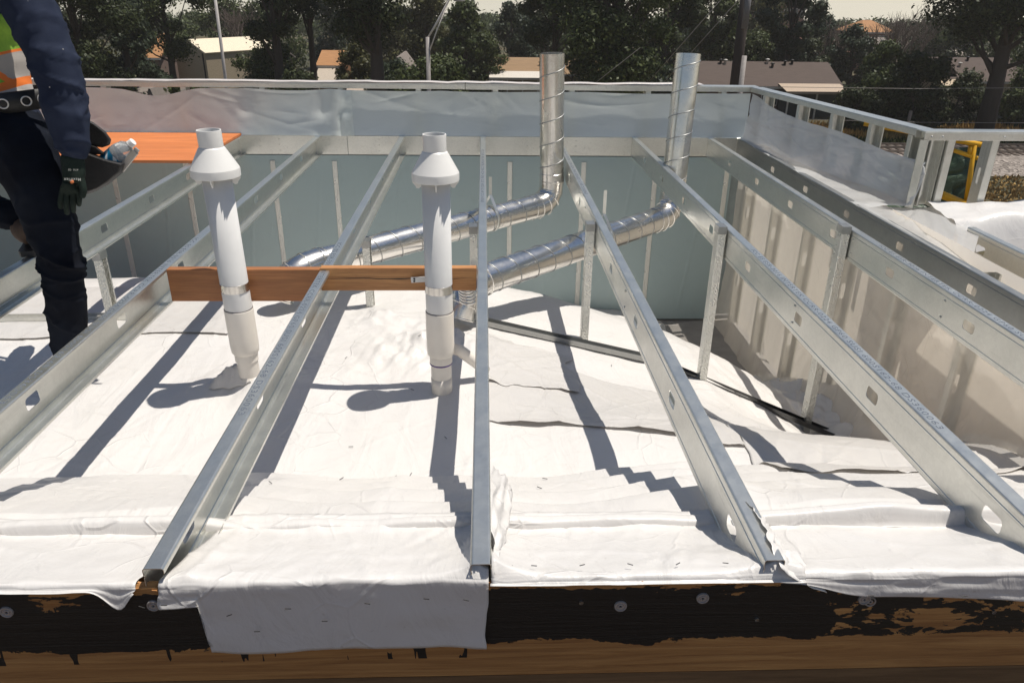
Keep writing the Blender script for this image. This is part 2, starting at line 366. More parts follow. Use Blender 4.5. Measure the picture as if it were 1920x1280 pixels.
# ------------------------------------------------------------------ front beam
def beam_mat():
    m, t, b, o = new_mat('tarred_beam'); s = coords(t, (.9, 9, 22))
    g_ = noise(t, s, 2.4, 8, .66, 1.0)
    wd = ramp(t, g_, (.28, (.24, .105, .032)), (.5, (.40, .20, .066)), (.74, (.55, .30, .105)))
    sep = nd(t, 'ShaderNodeSeparateXYZ'); t.links.new(coords(t), sep.inputs[0])
    x, z = sep.outputs[0], sep.outputs[2]
    n1 = noise(t, coords(t, (5, 5, 11)), 1.0, 7, .68, .5); n2 = noise(t, coords(t, (13, 13, 34)), 1.0, 5, .6, .8)
    # solid paint band between the top edge and about -0.345, breaking up to the right
    lowe = math_(t, 'ADD', -.208, math_(t, 'MULTIPLY', math_(t, 'SUBTRACT', n1, .5), .10))
    upe = math_(t, 'ADD', -.062, math_(t, 'MULTIPLY', math_(t, 'SUBTRACT', n2, .5), .05))
    band = math_(t, 'MULTIPLY', math_(t, 'GREATER_THAN', z, lowe), math_(t, 'LESS_THAN', z, upe))
    wear = math_(t, 'MULTIPLY', math_(t, 'SUBTRACT', x, .60), 2.0, True)
    wear = math_(t, 'MINIMUM', wear, .29)
    left = math_(t, 'MULTIPLY', math_(t, 'MULTIPLY', math_(t, 'LESS_THAN', x, -.74), math_(t, 'GREATER_THAN', z, -.105)), .27)
    edge_ = math_(t, 'MULTIPLY', math_(t, 'GREATER_THAN', z, math_(t, 'ADD', -.078, math_(t, 'MULTIPLY', math_(t, 'SUBTRACT', n2, .5), .05))), .22)
    thr = math_(t, 'MAXIMUM', math_(t, 'ADD', math_(t, 'ADD', .20, wear), left), math_(t, 'ADD', .22, edge_))
    mixn = math_(t, 'ADD', math_(t, 'MULTIPLY', n1, .6), math_(t, 'MULTIPLY', n2, .4))
    solid = math_(t, 'GREATER_THAN', mixn, thr)
    drip = math_(t, 'MULTIPLY', math_(t, 'GREATER_THAN', noise(t, coords(t, (26, 26, 3.5)), 1.0, 3), .60), math_(t, 'GREATER_THAN', z, -.25))
    drip = math_(t, 'MULTIPLY', drip, math_(t, 'LESS_THAN', x, .1))
    mask = math_(t, 'MAXIMUM', math_(t, 'MULTIPLY', band, solid), math_(t, 'MULTIPLY', drip, math_(t, 'LESS_THAN', z, -.1)))
    t.links.new(mixc(t, mask, wd, (.012, .011, .010)), b.inputs['Base Color'])
    t.links.new(math_(t, 'SUBTRACT', .75, math_(t, 'MULTIPLY', mask, .22)), b.inputs['Roughness'])
    p = bump(t, None, g_, .5, .006); bump(t, b, mask, .6, .003, p); return m
bt = thing('timber_beam', 'long timber beam along the near edge, half coated in black tar', 'beam', (0, 1.25, -.2))
YB = 1.20
bb = MB(); nx = 220; xs = np.linspace(-2.6, 3.2, nx); e1 = .005*vnoise(xs*30, xs*0, 4)+.004*vnoise(xs*9, xs*0, 6)
prof = [(1.245, -.075), (1.215, -.046), (1.206, -.044), (YB, -.052), (YB, -.303)]
P = np.zeros((5, nx, 3))
for i, (y, z) in enumerate(prof):
    P[i, :, 0] = xs; P[i, :, 1] = y + (e1*.5 if i in (2,) else 0); P[i, :, 2] = z + (e1 if i in (1, 2, 3) else 0)
bb.grid(P, False); bb.box(-2.6, 3.2, 1.21, 1.24, -.303, -.085)
child(bb.build('face_board', beam_mat()), bt)
child(MB().box(-2.6, 3.2, 1.26, 1.55, -.32, -.175).build('inner_board', LUMBER), bt)
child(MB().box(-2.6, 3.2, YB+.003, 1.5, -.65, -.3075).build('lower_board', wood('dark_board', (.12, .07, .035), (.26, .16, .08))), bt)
chips = MB()
for k in range(170):
    x = random.choice([random.uniform(-1.3, -.65), random.uniform(0.0, .6)]); l = random.uniform(.006, .04)
    M = Matrix.Translation((x, YB+random.uniform(-.001, .012), -.046+random.uniform(-.006, .003))) @ Matrix.Rotation(random.uniform(-.25, .25), 4, 'Z') @ Matrix.Rotation(random.uniform(-.25, .25), 4, 'Y')
    chips.box(-l/2, l/2, -.002, .002, -.001, .001, M)
child(chips.build('splintered_edge', LUMBER), bt)
for i, (x, z, r) in enumerate(((-.968, -.101, .0135), (-.674, -.090, .0135), (.281, -.111, .0135), (.452, -.093, .0135), (.797, -.103, .0135), (.812, -.111, .0125), (.198, -.099, .0045), (.575, -.154, .0045), (1.087, -.143, .0045))):
    M = Matrix.Translation((x, YB if i != 5 else YB+.002, z)) @ Matrix.Rotation(rad(90), 4, 'X')
    pf = [(r*.18, .0006), (r*.24, .0035), (r*.42, .0035), (r*.5, .0015), (r*.72, .0015), (r*.8, .004), (r*.92, .004), (r, .002), (r, -.001)]
    o = MB().lathe(pf, 28, M).build('washer' if r > .01 else 'bolt_head', PLUG if r > .01 else SCREW, sharp=40)
    child(o, bt)

# ------------------------------------------------------------------ C-section steel members
def csec(L, Hh=.1524, Fl=.041, lip=.0125, holes=(), hl=.036, hh=.020, end_cut=0):
    """local: length +Y, web in plane x=0, flanges to +x, top at z=0"""
    r = .005; pf = [(Fl, -lip)]
    for a in (0, 30, 60, 90): pf.append((Fl-r+r*math.cos(rad(a)), -r+r*math.sin(rad(a))))
    for a in (90, 120, 150, 180): pf.append((r+r*math.cos(rad(a)), -r+r*math.sin(rad(a))))
    pf += [(0, -.0185), (.0016, -.020), (.0016, -.0235), (0, -.025)] if Hh > .12 else []
    top = pf; bot = [(x, -Hh-z) for x, z in top][::-1]
    mid = [(0, -Hh/2+hh), (0, -Hh/2-hh)]
    pf = top + mid + bot; im = len(top)
    ys = [0.]; hs = []
    for h in sorted(holes):
        if h-hl > .02 and h+hl < L-.02: hs.append(len(ys)); ys += [h-hl, h+hl]
    ys.append(L); n = len(pf); m = MB()
    vs = [(x, y, z) for y in ys for x, z in pf]; fs = []
    for j in range(len(ys)-1):
        for i in range(n-1):
            if i == im and j in hs: continue
            fs.append((j*n+i, j*n+i+1, (j+1)*n+i+1, (j+1)*n+i))
    m.add(vs, fs)
    c = .011
    for j in hs:
        y0, y1 = ys[j], ys[j+1]; z0, z1 = -Hh/2+hh, -Hh/2-hh
        for (yy, sy) in ((y0, 1), (y1, -1)):
            for (zz, sz) in ((z0, -1), (z1, 1)):
                m.add([(0, yy, zz), (0, yy+sy*c, zz), (0, yy+sy*c*.3, zz+sz*c*.3), (0, yy, zz+sz*c)], [(0, 1, 2, 3)])
    return m
GJ = 'steel joists spanning the open roof bay'
YN, YF = 1.19, 6.262
HOLES = [1.425+.612*k for k in range(8)]
TXT = 'ICC ES ESR-3016 INTERTEK CCRR-0224 GP60 SUSI 600S162-68 DS360063'
JX = [(-1.965, 'outermost left joist behind the worker\'s legs, touching the orange board', .0, 1),
      (-1.355, 'joist running past the left pipe on its left side, carrying the long fir block end', 0., 1),
      (-.682, 'joist between the two white pipes, its cut end bare on the timber edge', 0., 1),
      (-.030, 'centre joist seen end on, straight right of the second white pipe', 0., 1),
      (.572, 'joist between the two upright ducts, near end wrapped in white plastic', -.02, 1),
      (1.205, 'joist just right of the right-hand upright duct, one long slot near its end', .0, 1),
      (1.830, 'joist second in from the film wall with a post on its left face', -.08, 1)]
for i, (x, lab, ho, tx) in enumerate(JX):
    y0 = 1.2035
    m = csec(YF-y0, holes=[h+ho-y0 for h in HOLES if not (i == 0 and h < 2)])
    for yy in (random.uniform(1, 2), random.uniform(2.2, 3.2), 6.2-y0):
        for zz in (-.04, -.11):
            m.lathe([(.0001, .0035), (.004, .003), (.0045, 0)], 8, Matrix.Translation((-.0012, yy, zz)) @ Matrix.Rotation(rad(-90), 4, 'Y'))
    o = m.build('steel_joist', GALV, solid=.0017); o.location = (x, y0, 0)
    o.rotation_euler = (0, rad(random.uniform(-.4, .4)), 0)
    tag(o, 'galvanised '+lab if len(lab.split()) < 16 else lab, 'joist', GJ)
    if tx:
        for ye in {0: [], 1: [1.85], 2: [1.78], 3: [4.1], 4: [4.3], 5: [1.68], 6: [1.75]}[i]:
            # the print reads towards the near end, letter tops to the right
            M = Matrix.Translation((.010, ye-y0+1.60, .0012)) @ Matrix.Rotation(rad(-90), 4, 'Z')
            text_obj('printed_marking', TXT, .026, M @ Matrix.Diagonal((1.68, 1, 1, 1)), INK, o)
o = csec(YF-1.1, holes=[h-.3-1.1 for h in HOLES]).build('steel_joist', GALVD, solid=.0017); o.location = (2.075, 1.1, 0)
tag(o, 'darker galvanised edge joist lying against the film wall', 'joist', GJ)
for k, (x, lab) in enumerate(((2.455, 'short joist end showing right of the shiny film drape, first in the next bay'), (3.07, 'joist of the neighbouring bay at the right picture edge'))):
    o = csec(2.5, holes=[2.36, 1.75, 1.14]).build('steel_joist', GALV, solid=.0017); o.location = (x, 1.16, 0); tag(o, lab, 'joist', 'joists of the neighbouring bay')
# rim track, in two lengths with a splice
def rim(x0, x1, y, lab):
    m = MB(); pf = [(y+.04, 0), (y+.003, 0), (y, -.003), (y, -.150), (y+.003, -.153), (y+.04, -.153)]
    m.add([(x, yy, z) for x in (x0, x1) for yy, z in pf], [(i, i+1, i+7, i+6) for i in range(5)])
    for x in np.arange(x0+.25, x1, .4):
        for zz in (-.03, -.075, -.12): m.lathe([(.0001, .003), (.004, .0025), (.0045, 0)], 8, Matrix.Translation((x, y-.001, zz)) @ Matrix.Rotation(rad(90), 4, 'X'))
    o = m.build('rim_track', GALV, solid=.0016); tag(o, lab, 'track', 'rim track along the back wall')
rim(-5.1, -1.105, 6.268, 'left length of galvanised rim track under the pinkish film')
rim(-1.102, 2.10, 6.270, 'right length of galvanised rim track behind both upright ducts')

# ------------------------------------------------------------------ posts under the joists and their floor tracks
def post(x, y, zt, zb, lab, ang=0, mat=GALVK):
    L = zt-zb
    o = csec(L, Hh=.0635 if mat is GALVK else .09, Fl=.036, lip=.01, holes=[.25, .75] if L > .8 else [], hl=.045, hh=.012).build('steel_post', mat, solid=.0016)
    # local y -> up, web to the left, embossed face to the viewer
    o.matrix_world = Matrix.Translation((x, y, zb)) @ Matrix.Rotation(ang, 4, 'Z') @ Matrix.Rotation(rad(90), 4, 'X')
    tag(o, lab, 'post', 'short posts standing under the joists'); return o
def floor_track(p0, p1, lab, mat=GALVD):
    p0, p1 = Vector(p0), Vector(p1); L = (p1-p0).length; d = (p1-p0).normalized()
    m = MB(); pf = [(-.025, .028), (-.024, .0), (.024, .0), (.025, .028)]
    m.add([(x, a, b) for x in (0, L) for a, b in pf], [(i, i+1, i+5, i+4) for i in range(3)])
    o = m.build('floor_track', mat, solid=.0016); o.matrix_world = Matrix.Translation(p0) @ d.to_track_quat('X', 'Z').to_matrix().to_4x4()
    return tag(o, lab, 'track', 'floor tracks under the posts')
def post2(x, y, zt, zb, lab):
    """box look: embossed flange to the viewer, web on the left, flush top"""
    w_, d_ = .038, .064; m = MB(); L = zt-zb
    pf = [(w_, .012), (w_, 0), (.003, 0), (0, .003), (0, d_-.003), (.003, d_), (w_, d_), (w_, d_-.012)]
    m.add([(x_, y_, z_) for z_ in (0, L) for x_, y_ in pf], [(i, i+1, i+9, i+8) for i in range(7)])
    o = m.build('steel_post', GALVK, solid=.0016); o.location = (x, y, zb); tag(o, lab, 'post', 'short posts standing under the joists')
    c = MB().box(-.003, w_+.003, -.003, d_+.003, L-.035, L+.004).build('end_cap', GALVD, o)
    return o
post2(-.030-.046, 3.74, -.03, FZ(-.07, 3.74)-.01, 'post beside the centre joist, partly behind the short fir block')
post2(.572-.046, 3.755, -.02, FZ(.53, 3.75)-.02, 'post on the joist between the two ducts, standing on the bent track')
post2(1.205-.046, 3.60, .012, FZ(1.16, 3.6)-.02, 'post below the right-hand upright duct, bright embossed face')
post2(1.830-.046, 3.60, .014, FZ(1.78, 3.6)-.03, 'tallest post, dark side face, nearest the film wall')
post2(-1.965+.004, 3.69, -.156, FZ(-1.95, 3.7), 'short post behind the worker\'s shin under the left joist')
post2(-.682+.03, 3.9, -.156, FZ(-.66, 3.9)-.02, 'stub post mostly hidden behind the fir blocks between the pipes')
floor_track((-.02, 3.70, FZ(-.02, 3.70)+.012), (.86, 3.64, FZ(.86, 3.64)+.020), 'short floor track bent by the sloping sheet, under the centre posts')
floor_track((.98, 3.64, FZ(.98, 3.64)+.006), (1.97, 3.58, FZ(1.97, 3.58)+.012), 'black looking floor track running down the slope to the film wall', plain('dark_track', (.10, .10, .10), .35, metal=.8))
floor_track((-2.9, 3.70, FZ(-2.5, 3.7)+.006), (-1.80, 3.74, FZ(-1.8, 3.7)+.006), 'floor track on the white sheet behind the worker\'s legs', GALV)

# ------------------------------------------------------------------ floor sheet
nx, ny = 520, 300
xs = np.concatenate([np.linspace(-3.6, -1.9, 90), np.linspace(-1.89, 2.22, 470)]); yy = np.concatenate([np.linspace(1.495, 1.53, 9), np.linspace(1.536, 2.42, 150), np.linspace(2.43, 4.0, 190), np.linspace(4.02, 6.25, 110)])
X, Y = np.meshgrid(xs, yy); Z = floor_s(X, Y) + creases(X, Y, 170, (-3, 2.1, 1.6, 4.8), 5, amp=(.0015, .005), wid=(.003, .009))
for k, (a0, b0) in enumerate(((-1.62, .02), (-.93, -.04), (-.36, .03), (.28, -.02), (.88, .03), (1.45, 0.))):      # package folds
    Z = Z + .0032*np.exp(-np.abs(X-a0-b0*(Y-2)*2)/.004)*(.4+.6*np.abs(vnoise(X*0, Y*1.3, 80+k)))
for k, y0_ in enumerate((2.62, 3.18, 3.8)): Z = Z + .0028*np.exp(-np.abs(Y-y0_-.02*np.sin(X*2+k))/.005)*(.3+.7*np.abs(vnoise(X*1.1, Y*0, 90+k)))
fr = sstep(1.60, 1.53, Y)
lapv = .050+.016*vnoise(X*2.2, X*0, 77)+.006*vnoise(X*7, X*0, 78)
Z = Z + fr*lapv - sstep(1.517, 1.497, Y)*(lapv*.9)
fl = MB().grid(np.stack([X, Y, Z], -1)).build('plastic_sheet', WHITE)
tag(fl, 'big white plastic sheet spread over the whole sunken roof floor', 'plastic sheet')
def patch(x0, x1, y0, y1, lab, seed, lift=.03, rot=0., base=.008, n=(110, 60), edge='front', skew=0., name='plastic_sheet', mat=WHITE, heap=0.):
    """an overlapping sheet; its front edge curls up"""
    u, v_ = np.meshgrid(np.linspace(0, 1, n[0]), np.linspace(0, 1, n[1]))
    e0 = .05*vnoise(u*3, u*0, seed)+.02*vnoise(u*9, u*0, seed+1)
    X = x0+(x1-x0)*u + .03*vnoise(v_*4, v_*0, seed+2)*(1-abs(2*u-1)**.5*0)
    Y = y0+skew*(u-.5)+e0+(y1-y0-e0)*v_
    Z = floor_s(X, Y)+base
    d = (Y-(y0+skew*(u-.5)+e0))
    cur = np.clip(.35+.9*vnoise(u*4.2, u*0, seed+4)+.3*vnoise(u*11, u*0, seed+5), 0, 1.2)
    Z += lift*cur*np.exp(-d/.045)
    Z += creases(X, Y, 26, (x0, x1, y0, y1), seed+6, amp=(.002, .007), wid=(.004, .014), ln=(.1, .5))
    if heap: Z += heap*(.5+1.3*crumple(X, Y, seed+8, 7, 4.))*np.clip(u*6, 0, 1)*np.clip((1-u)*6, 0, 1)*np.clip((1-v_)*5, 0, 1)
    o = MB().grid(np.stack([X, Y, Z], -1)).build(name, mat, solid=.0006); return tag(o, lab, 'plastic sheet', 'overlapping lengths of white sheet')
LAP = film('thin_lap_sheet', (.74, .715, .685), rough=.32, trans=.30, bumpy=.8)
patch(-.02, 1.02, 2.60, 3.30, 'white sheet lapped right of the centre joist with a wavy front edge', 301, lift=.020, skew=-.20, mat=LAP, n=(150, 80), base=.005)
patch(-.02, .42, 3.02, 3.5, 'smaller white sheet lapped just right of the centre joist', 311, lift=.012, skew=-.06, mat=LAP, base=.010, n=(80, 60))
patch(-2.9, -1.3, 3.5, 4.2, 'white sheet lapped across the floor behind the worker', 351, lift=.004, mat=LAP)
patch(1.0, 2.05, 2.18, 2.75, 'white sheet lapped over the pleats right of the long joists', 371, lift=.018, skew=.05, mat=LAP, base=.006, n=(110, 50))
# crumpled film tucked against the second pipe's foot
def tuck(cx, cy, w_, d_, h_, lab, seed):
    u, v_ = np.meshgrid(np.linspace(-1, 1, 60), np.linspace(-1, 1, 50)); X = cx+u*w_*(1+.15*vnoise(v_*3, v_*0, seed)); Y = cy+v_*d_*(1+.15*vnoise(u*3, u*0, seed+1))
    k = np.clip(1-np.maximum(np.abs(u), np.abs(v_))**2, 0, 1); Z = floor_s(X, Y)+.006+h_*k*(.45+1.4*crumple(X, Y, seed+2, 7, 7.))
    tag(MB().grid(np.stack([X, Y, Z], -1)).build('plastic_sheet', LAP, solid=.0006), lab, 'plastic sheet', None)
tuck(-1.09, 2.96, .085, .06, .06, 'scrap of film crumpled left of the first pipe foot', 421)

# ------------------------------------------------------------------ ledge sheets along the beam
def ledge(x0, x1, down, lab, seed, y_back=1.57, lskew=0., wrap=()):
    nu, nb = max(30, int((x1-x0)*130)), 34
    u = np.linspace(0, 1, nu); X0 = x0+(x1-x0)*u
    dn = np.array([down(x) for x in X0])+.003*vnoise(X0*14, X0*0, seed)
    rows = []
    for s in np.linspace(0, 1, nb):          # top, back to front
        Y = y_back+(1.207-y_back)*s + 0*X0
        Z = -.154+.122*np.clip((1.497-Y)/.285, 0, 1)+.004*fbm(X0*5, Y*8, seed)+.006*ridge(X0*3+Y*2, Y*7, seed+3)*(1-s*.5)+.0*X0
        for wx, wh in wrap: Z = Z+wh*np.exp(-np.abs(X0-wx)/.03)*(.6+.4*s)
        rows.append(np.stack([X0+lskew*s*(1-u), Y, Z], -1))
    er = .003*vnoise(X0*22, X0*0, seed+5)
    for a in (20, 45, 70, 90):
        rows.append(np.stack([X0+lskew*(1-u), 1.206-.0095*math.sin(rad(a))+er*.5, -.042+.009*math.cos(rad(a))+er+0*X0], -1))
    for s in np.linspace(.06, 1, 24):
        Y = 1.1955-.004*s-.006*sstep(.2, 1, s)*(.5+.5*vnoise(X0*3, X0*0+s*.6, seed+7)) - .0015*vnoise(X0*9, X0*0+s*4, seed+8) - .003*np.exp(-np.abs(X0+.305)/.004)
        Z = -.042-np.maximum(dn, .002)*s
        rows.append(np.stack([X0+lskew*(1-u)+.01*s*vnoise(X0*0+s*4, X0*0, seed+9), Y, Z], -1))
    P = np.stack(rows, 0)
    P[..., 2] += creases(P[..., 0], P[..., 1], 40, (x0, x1, 1.21, 1.55), seed+11, amp=(.001, .004), wid=(.003, .010), ln=(.05, .3))*np.clip((P[..., 1]-1.205)*60, 0, 1)
    o = MB().grid(P).build('plastic_sheet', WHITE, solid=.0006); return tag(o, lab, 'plastic sheet', 'white sheets folded over the timber edge')
ledge(-2.2, -.70, lambda x: .050*math.exp(-((x+.735)/.028)**2) + .002, 'white sheet on the ledge at the left, one torn tongue hanging over the edge', 501)
def dn_c(x):
    if x < -.575: return .048
    return .168+.004*math.sin(x*9)
ledge(-.655, .006, dn_c, 'white sheet with the long flap hanging down the beam between two joists', 521, wrap=((-.60, .012), (-.02, .03)))
ledge(.012, .66, lambda x: .001, 'white sheet on the ledge right of the centre joist, trimmed along the edge', 541, wrap=((.015, .04), (.60, .03)))
ledge(.61, 2.6, lambda x: .006+.040*float(sstep(.62, .80, np.array(x)))+.018*float(sstep(.8, 1.2, np.array(x))), 'white sheet turned down a hand width over the right end of the beam', 561, wrap=((1.25, .03),))
# plastic pulled up over joist ends
def wrap_strip(pts_a, pts_b, lab, seed, mat=WHITE):
    A = np.array(pts_a, float); B = np.array(pts_b, float); n = 26
    ta = np.linspace(0, len(A)-1, n)
    ip = lambda P, t: np.stack([np.interp(t, np.arange(len(P)), P[:, k]) for k in range(3)], -1)
    a, b_ = ip(A, ta), ip(B, ta); k = np.linspace(0, 1, 22)[:, None, None]
    P = a[None]*(1-k)+b_[None]*k
    nz = .012*vnoise(np.arange(n)[None]*.35+k[..., 0]*3, k[..., 0]*4, seed)+.010*ridge(np.arange(n)[None]*.5, k[..., 0]*2.5, seed+1)
    P[..., 0] += nz*.6; P[..., 2] += nz*.7*np.clip(1-abs(2*k[..., 0]-1), .15, 1)
    return tag(MB().grid(P).build('plastic_sheet', mat, solid=.0006), lab, 'plastic sheet', 'plastic pulled up around joist ends')
wrap_strip([(.016, 1.60, -.03), (.016, 1.45, -.015), (.016, 1.30, -.012), (.014, 1.20, -.022)], [(.07, 1.66, -.13), (.05, 1.5, -.13), (.035, 1.36, -.085), (.03, 1.21, -.034)], 'plastic pulled up the right side of the centre joist end', 601)
wrap_strip([(.60, 1.40, .004), (.60, 1.32, .010), (.595, 1.24, .010), (.60, 1.19, -.01)], [(.66, 1.46, -.11), (.66, 1.36, -.07), (.67, 1.26, -.03), (.70, 1.188, -.075)], 'plastic wrapped over the near end of the joist right of centre', 611)
# small staples
st = thing('staple_row', 'scattered staples holding the white sheet to the beam', 'staples', (0, 1.19, -.1))
sm_ = MB()
for x, z in [(-.69, -.19), (-.645, -.186), (-.52, -.215), (-.40, -.20), (-.33, -.235), (-.24, -.19), (-.47, -.26), (-.12, -.18), (-.04, -.185), (.8, -.19), (1.0, -.195), (1.15, -.2), (-.58, -.31)]:
    a = random.uniform(-.5, .5); sm_.box(-.006, .006, -.0008, .0008, -.0006, .0006, Matrix.Translation((x, 1.1845, z+.11)) @ Matrix.Rotation(a, 4, 'Y'))
for x in [.05, .1, .2, .3, .4, .5, .6]:
    sm_.box(-.006, .006, -.0008, .0008, -.0006, .0006, Matrix.Translation((x, 1.228, -.026)) @ Matrix.Rotation(random.uniform(-.6, .6), 4, 'Z'))
child(sm_.build('staples', plain('dark_staple', (.08, .08, .08), .4, metal=.7)), st)
nl = MB()
for k in range(16):
    x, y = random.uniform(-1.2, 1.3), random.uniform(1.75, 3.6); z = float(floor_s(np.array(x), np.array(y)))+.006
    nl.box(-.009, .009, -.0009, .0009, -.001, .001, Matrix.Translation((x, y, z)) @ Matrix.Rotation(random.uniform(0, 3), 4, 'Z'))
tag(nl.build('metal_offcuts', plain('dark_scrap', (.06, .06, .06), .5)), 'tiny dark screws and offcuts lying on the white sheet', 'scrap', kind='stuff')

# ------------------------------------------------------------------ back wall
GS = 'wall studs behind the back of the bay'
for k, x in enumerate([-3.62, -3.03, -2.44, -1.74, -1.24, -.43, .19, .80, 1.40, 2.0]):
    m = csec(1.35, Hh=.09, Fl=.041).build('wall_stud', GALVK, solid=.0016)
    m.matrix_world = Matrix.Translation((x, 6.300, -1.55)) @ Matrix.Rotation(rad(90), 4, 'X') @ Matrix.Translation((0, 0, .045))
    tag(m, ['wall stud far left behind the worker', 'wall stud behind the worker\'s boot', 'wall stud below the orange board', 'wall stud below the right end of the orange board',
            'wall stud between the two left long joists', 'wall stud hidden behind the second white pipe', 'wall stud right of the centre joist', 'wall stud between the two upright ducts',
            'wall stud right of the right-hand duct elbow', 'wall stud at the back corner of the film wall'][k], 'stud', GS)
def sheet_xz(x0, x1, z0, z1, y, seed, nx=160, nz=60, amp=.012, topf=None, ridges=()):
    u, v_ = np.meshgrid(np.linspace(x0, x1, nx), np.linspace(0, 1, nz))
    top = topf(u) if topf else z1+0*u
    Z = z0+(top-z0)*v_
    Y = y-amp*np.abs(fbm(u*1.4, Z*2.2, seed))-amp*.25*ridge(u*1.8+Z*1.5, Z*2.0-u*.4, seed+2)
    for rx, ra, rw in ridges: Y = Y-ra*np.exp(-((u-rx-.12*(Z-z0))/rw)**2)*(.5+.5*np.sin(v_*math.pi))*(1+.5*vnoise(u*9, Z*9, seed+5))
    Y = Y-creases(u, Z, 50, (x0, x1, z0, z1), seed+8, amp=(.0005, .0022), wid=(.006, .02), ln=(.1, .5))*np.clip(v_*8, 0, 1)
    return MB().grid(np.stack([u, Y, Z], -1))
tag(sheet_xz(-4.6, 2.06, -1.6, -.155, 6.262, 701, amp=.004, nx=520, ridges=tuple((x_, .006, .006) for x_ in (-2.75, -2.05, -1.5, -.85, -.1, .48, 1.08, 1.72))).build('wall_film', WALLF), 'grey film stretched over the lower back wall below the rim', 'plastic sheet')
tag(sheet_xz(-1.15, 2.13, .005, .36, 6.258, 721, amp=.003, topf=lambda u: .352-.012*np.abs(vnoise(u*1.6, u*0, 725))).build('parapet_film', PARF), 'bluish film on the back parapet behind the two ducts', 'plastic sheet')
tag(sheet_xz(-4.6, -1.04, .005, .36, 6.240, 741, amp=.004, topf=lambda u: .362-.055*np.exp(-((u+2.55)/.22)**2)-.02*np.abs(vnoise(u*2, u*0, 745)), ridges=((-1.13, .035, .04), (-1.3, .02, .06), (-1.9, .012, .1))).build('parapet_film', PARF), 'film with a sagging edge on the back parapet above the orange board', 'plastic sheet')
# parapet frame at the back
pt = thing('parapet_wall', 'bright steel frame topping the back parapet below the trees', 'steel frame', (0, 6.3, 0))
child(MB().box(-4.6, -.15, 6.272, 6.40, .396, .402).box(-4.6, -.15, 6.270, 6.276, .362, .3955).box(-.147, 2.2, 6.275, 6.40, .394, .400).box(-.147, 2.2, 6.273, 6.279, .360, .3935).build('top_track', GALV, bevel=.0015), pt)
for x in np.arange(-4.2, 2.2, .61): child(MB().box(x, x+.041, 6.28, 6.365, .002, .36).build('stud', GALV), pt)
cp = MB(); xs = np.linspace(-4.5, 1.75, 90)
P = np.zeros((2, 90, 3)); P[..., 0] = xs; P[0, :, 1] = 6.285; P[1, :, 1] = 6.41; P[..., 2] = .409+.004*vnoise(xs*3, xs*0, 9)+.004*vnoise(xs*11, xs*0, 10)
child(cp.grid(P).build('cap_film', film('cap_film', (.8, .74, .70), .3, .2, 0, .3), solid=.001), pt)

# ------------------------------------------------------------------ right parapet (runs slightly outwards)
pA, pB = Vector((2.135, 6.2, 0)), Vector((2.41, 4.075, 0)); dW = (pB-pA); LW = dW.length; dW.normalize()
angW = math.atan2(dW.y, dW.x)
MW = Matrix.Translation(pA) @ Matrix.Rotation(angW, 4, 'Z')      # local x runs towards the viewer, +y is outward (right)
rp = thing('parapet_wall', 'open steel stud frame of the right parapet, film on its inner face', 'steel frame', tuple(pA))
child(MB().box(-.05, LW, .0, .092, .394, .400, MW).box(-.05, LW, -.003, .003, .362, .3935, MW).box(-.05, LW, .089, .095, .362, .3935, MW).build('top_track', GALV, bevel=.0015), rp)
for s_ in (.15, .68, 1.12, 1.55, 1.93, LW-.05):
    M = MW @ Matrix.Translation((s_, .046, -.002))
    o = csec(.36, Hh=.085, Fl=.041, lip=.01).build('stud', GALV, solid=.0016)
    o.matrix_basis = M @ Matrix.Rotation(rad(90), 4, 'X') @ Matrix.Translation((0, 0, .0425))
    child(o, rp)
u, v_ = np.meshgrid(np.linspace(.0, LW+.02, 120), np.linspace(0, 1, 46))
top = .355-.05*sstep(.0, .5, u)-.03*sstep(.4, 1.0, u)-.035*np.sin(u*2.6)**2*.5-.02*sstep(1.2, 2.2, u)
bot = .012+.010*vnoise(u*2.2, u*0, 801)
zz = bot+(top-bot)*v_
off = -.010-.03*(1-v_)**2*(1+.6*vnoise(u*3, v_*2, 803))-.012*ridge(u*2.2, v_*1.5+u, 805)-.010*np.abs(fbm(u*3, v_*3, 807))-creases(u, v_, 40, (0, 2.2, 0, 1), 809, amp=(.003, .010), wid=(.01, .03))
P = np.stack([u, off, zz], -1).reshape(-1, 3); P = np.array([MW @ Vector(p) for p in P]).reshape(46, 120, 3)
lowr = []                                            # the bottom of the film lies over on to the edge joist
for k in np.linspace(1, 0, 12)[:-1]:
    q = P[0].copy(); tgt = q.copy(); tgt[:, 0] = 2.074; tgt[:, 2] = .004-.03*np.abs(vnoise(u[0]*2.2, u[0]*0, 811)); r_ = q*(1-k)+tgt*k
    r_[:, 2] += .012*vnoise(u[0]*7+k*2, u[0]*0+k*3, 813)*np.sin(k*math.pi); lowr.append(r_)
P = np.concatenate([np.array(lowr), P], 0)
tag(MB().grid(P).build('parapet_film', SIDEP), 'milky film hanging loose on the right parapet', 'plastic sheet')
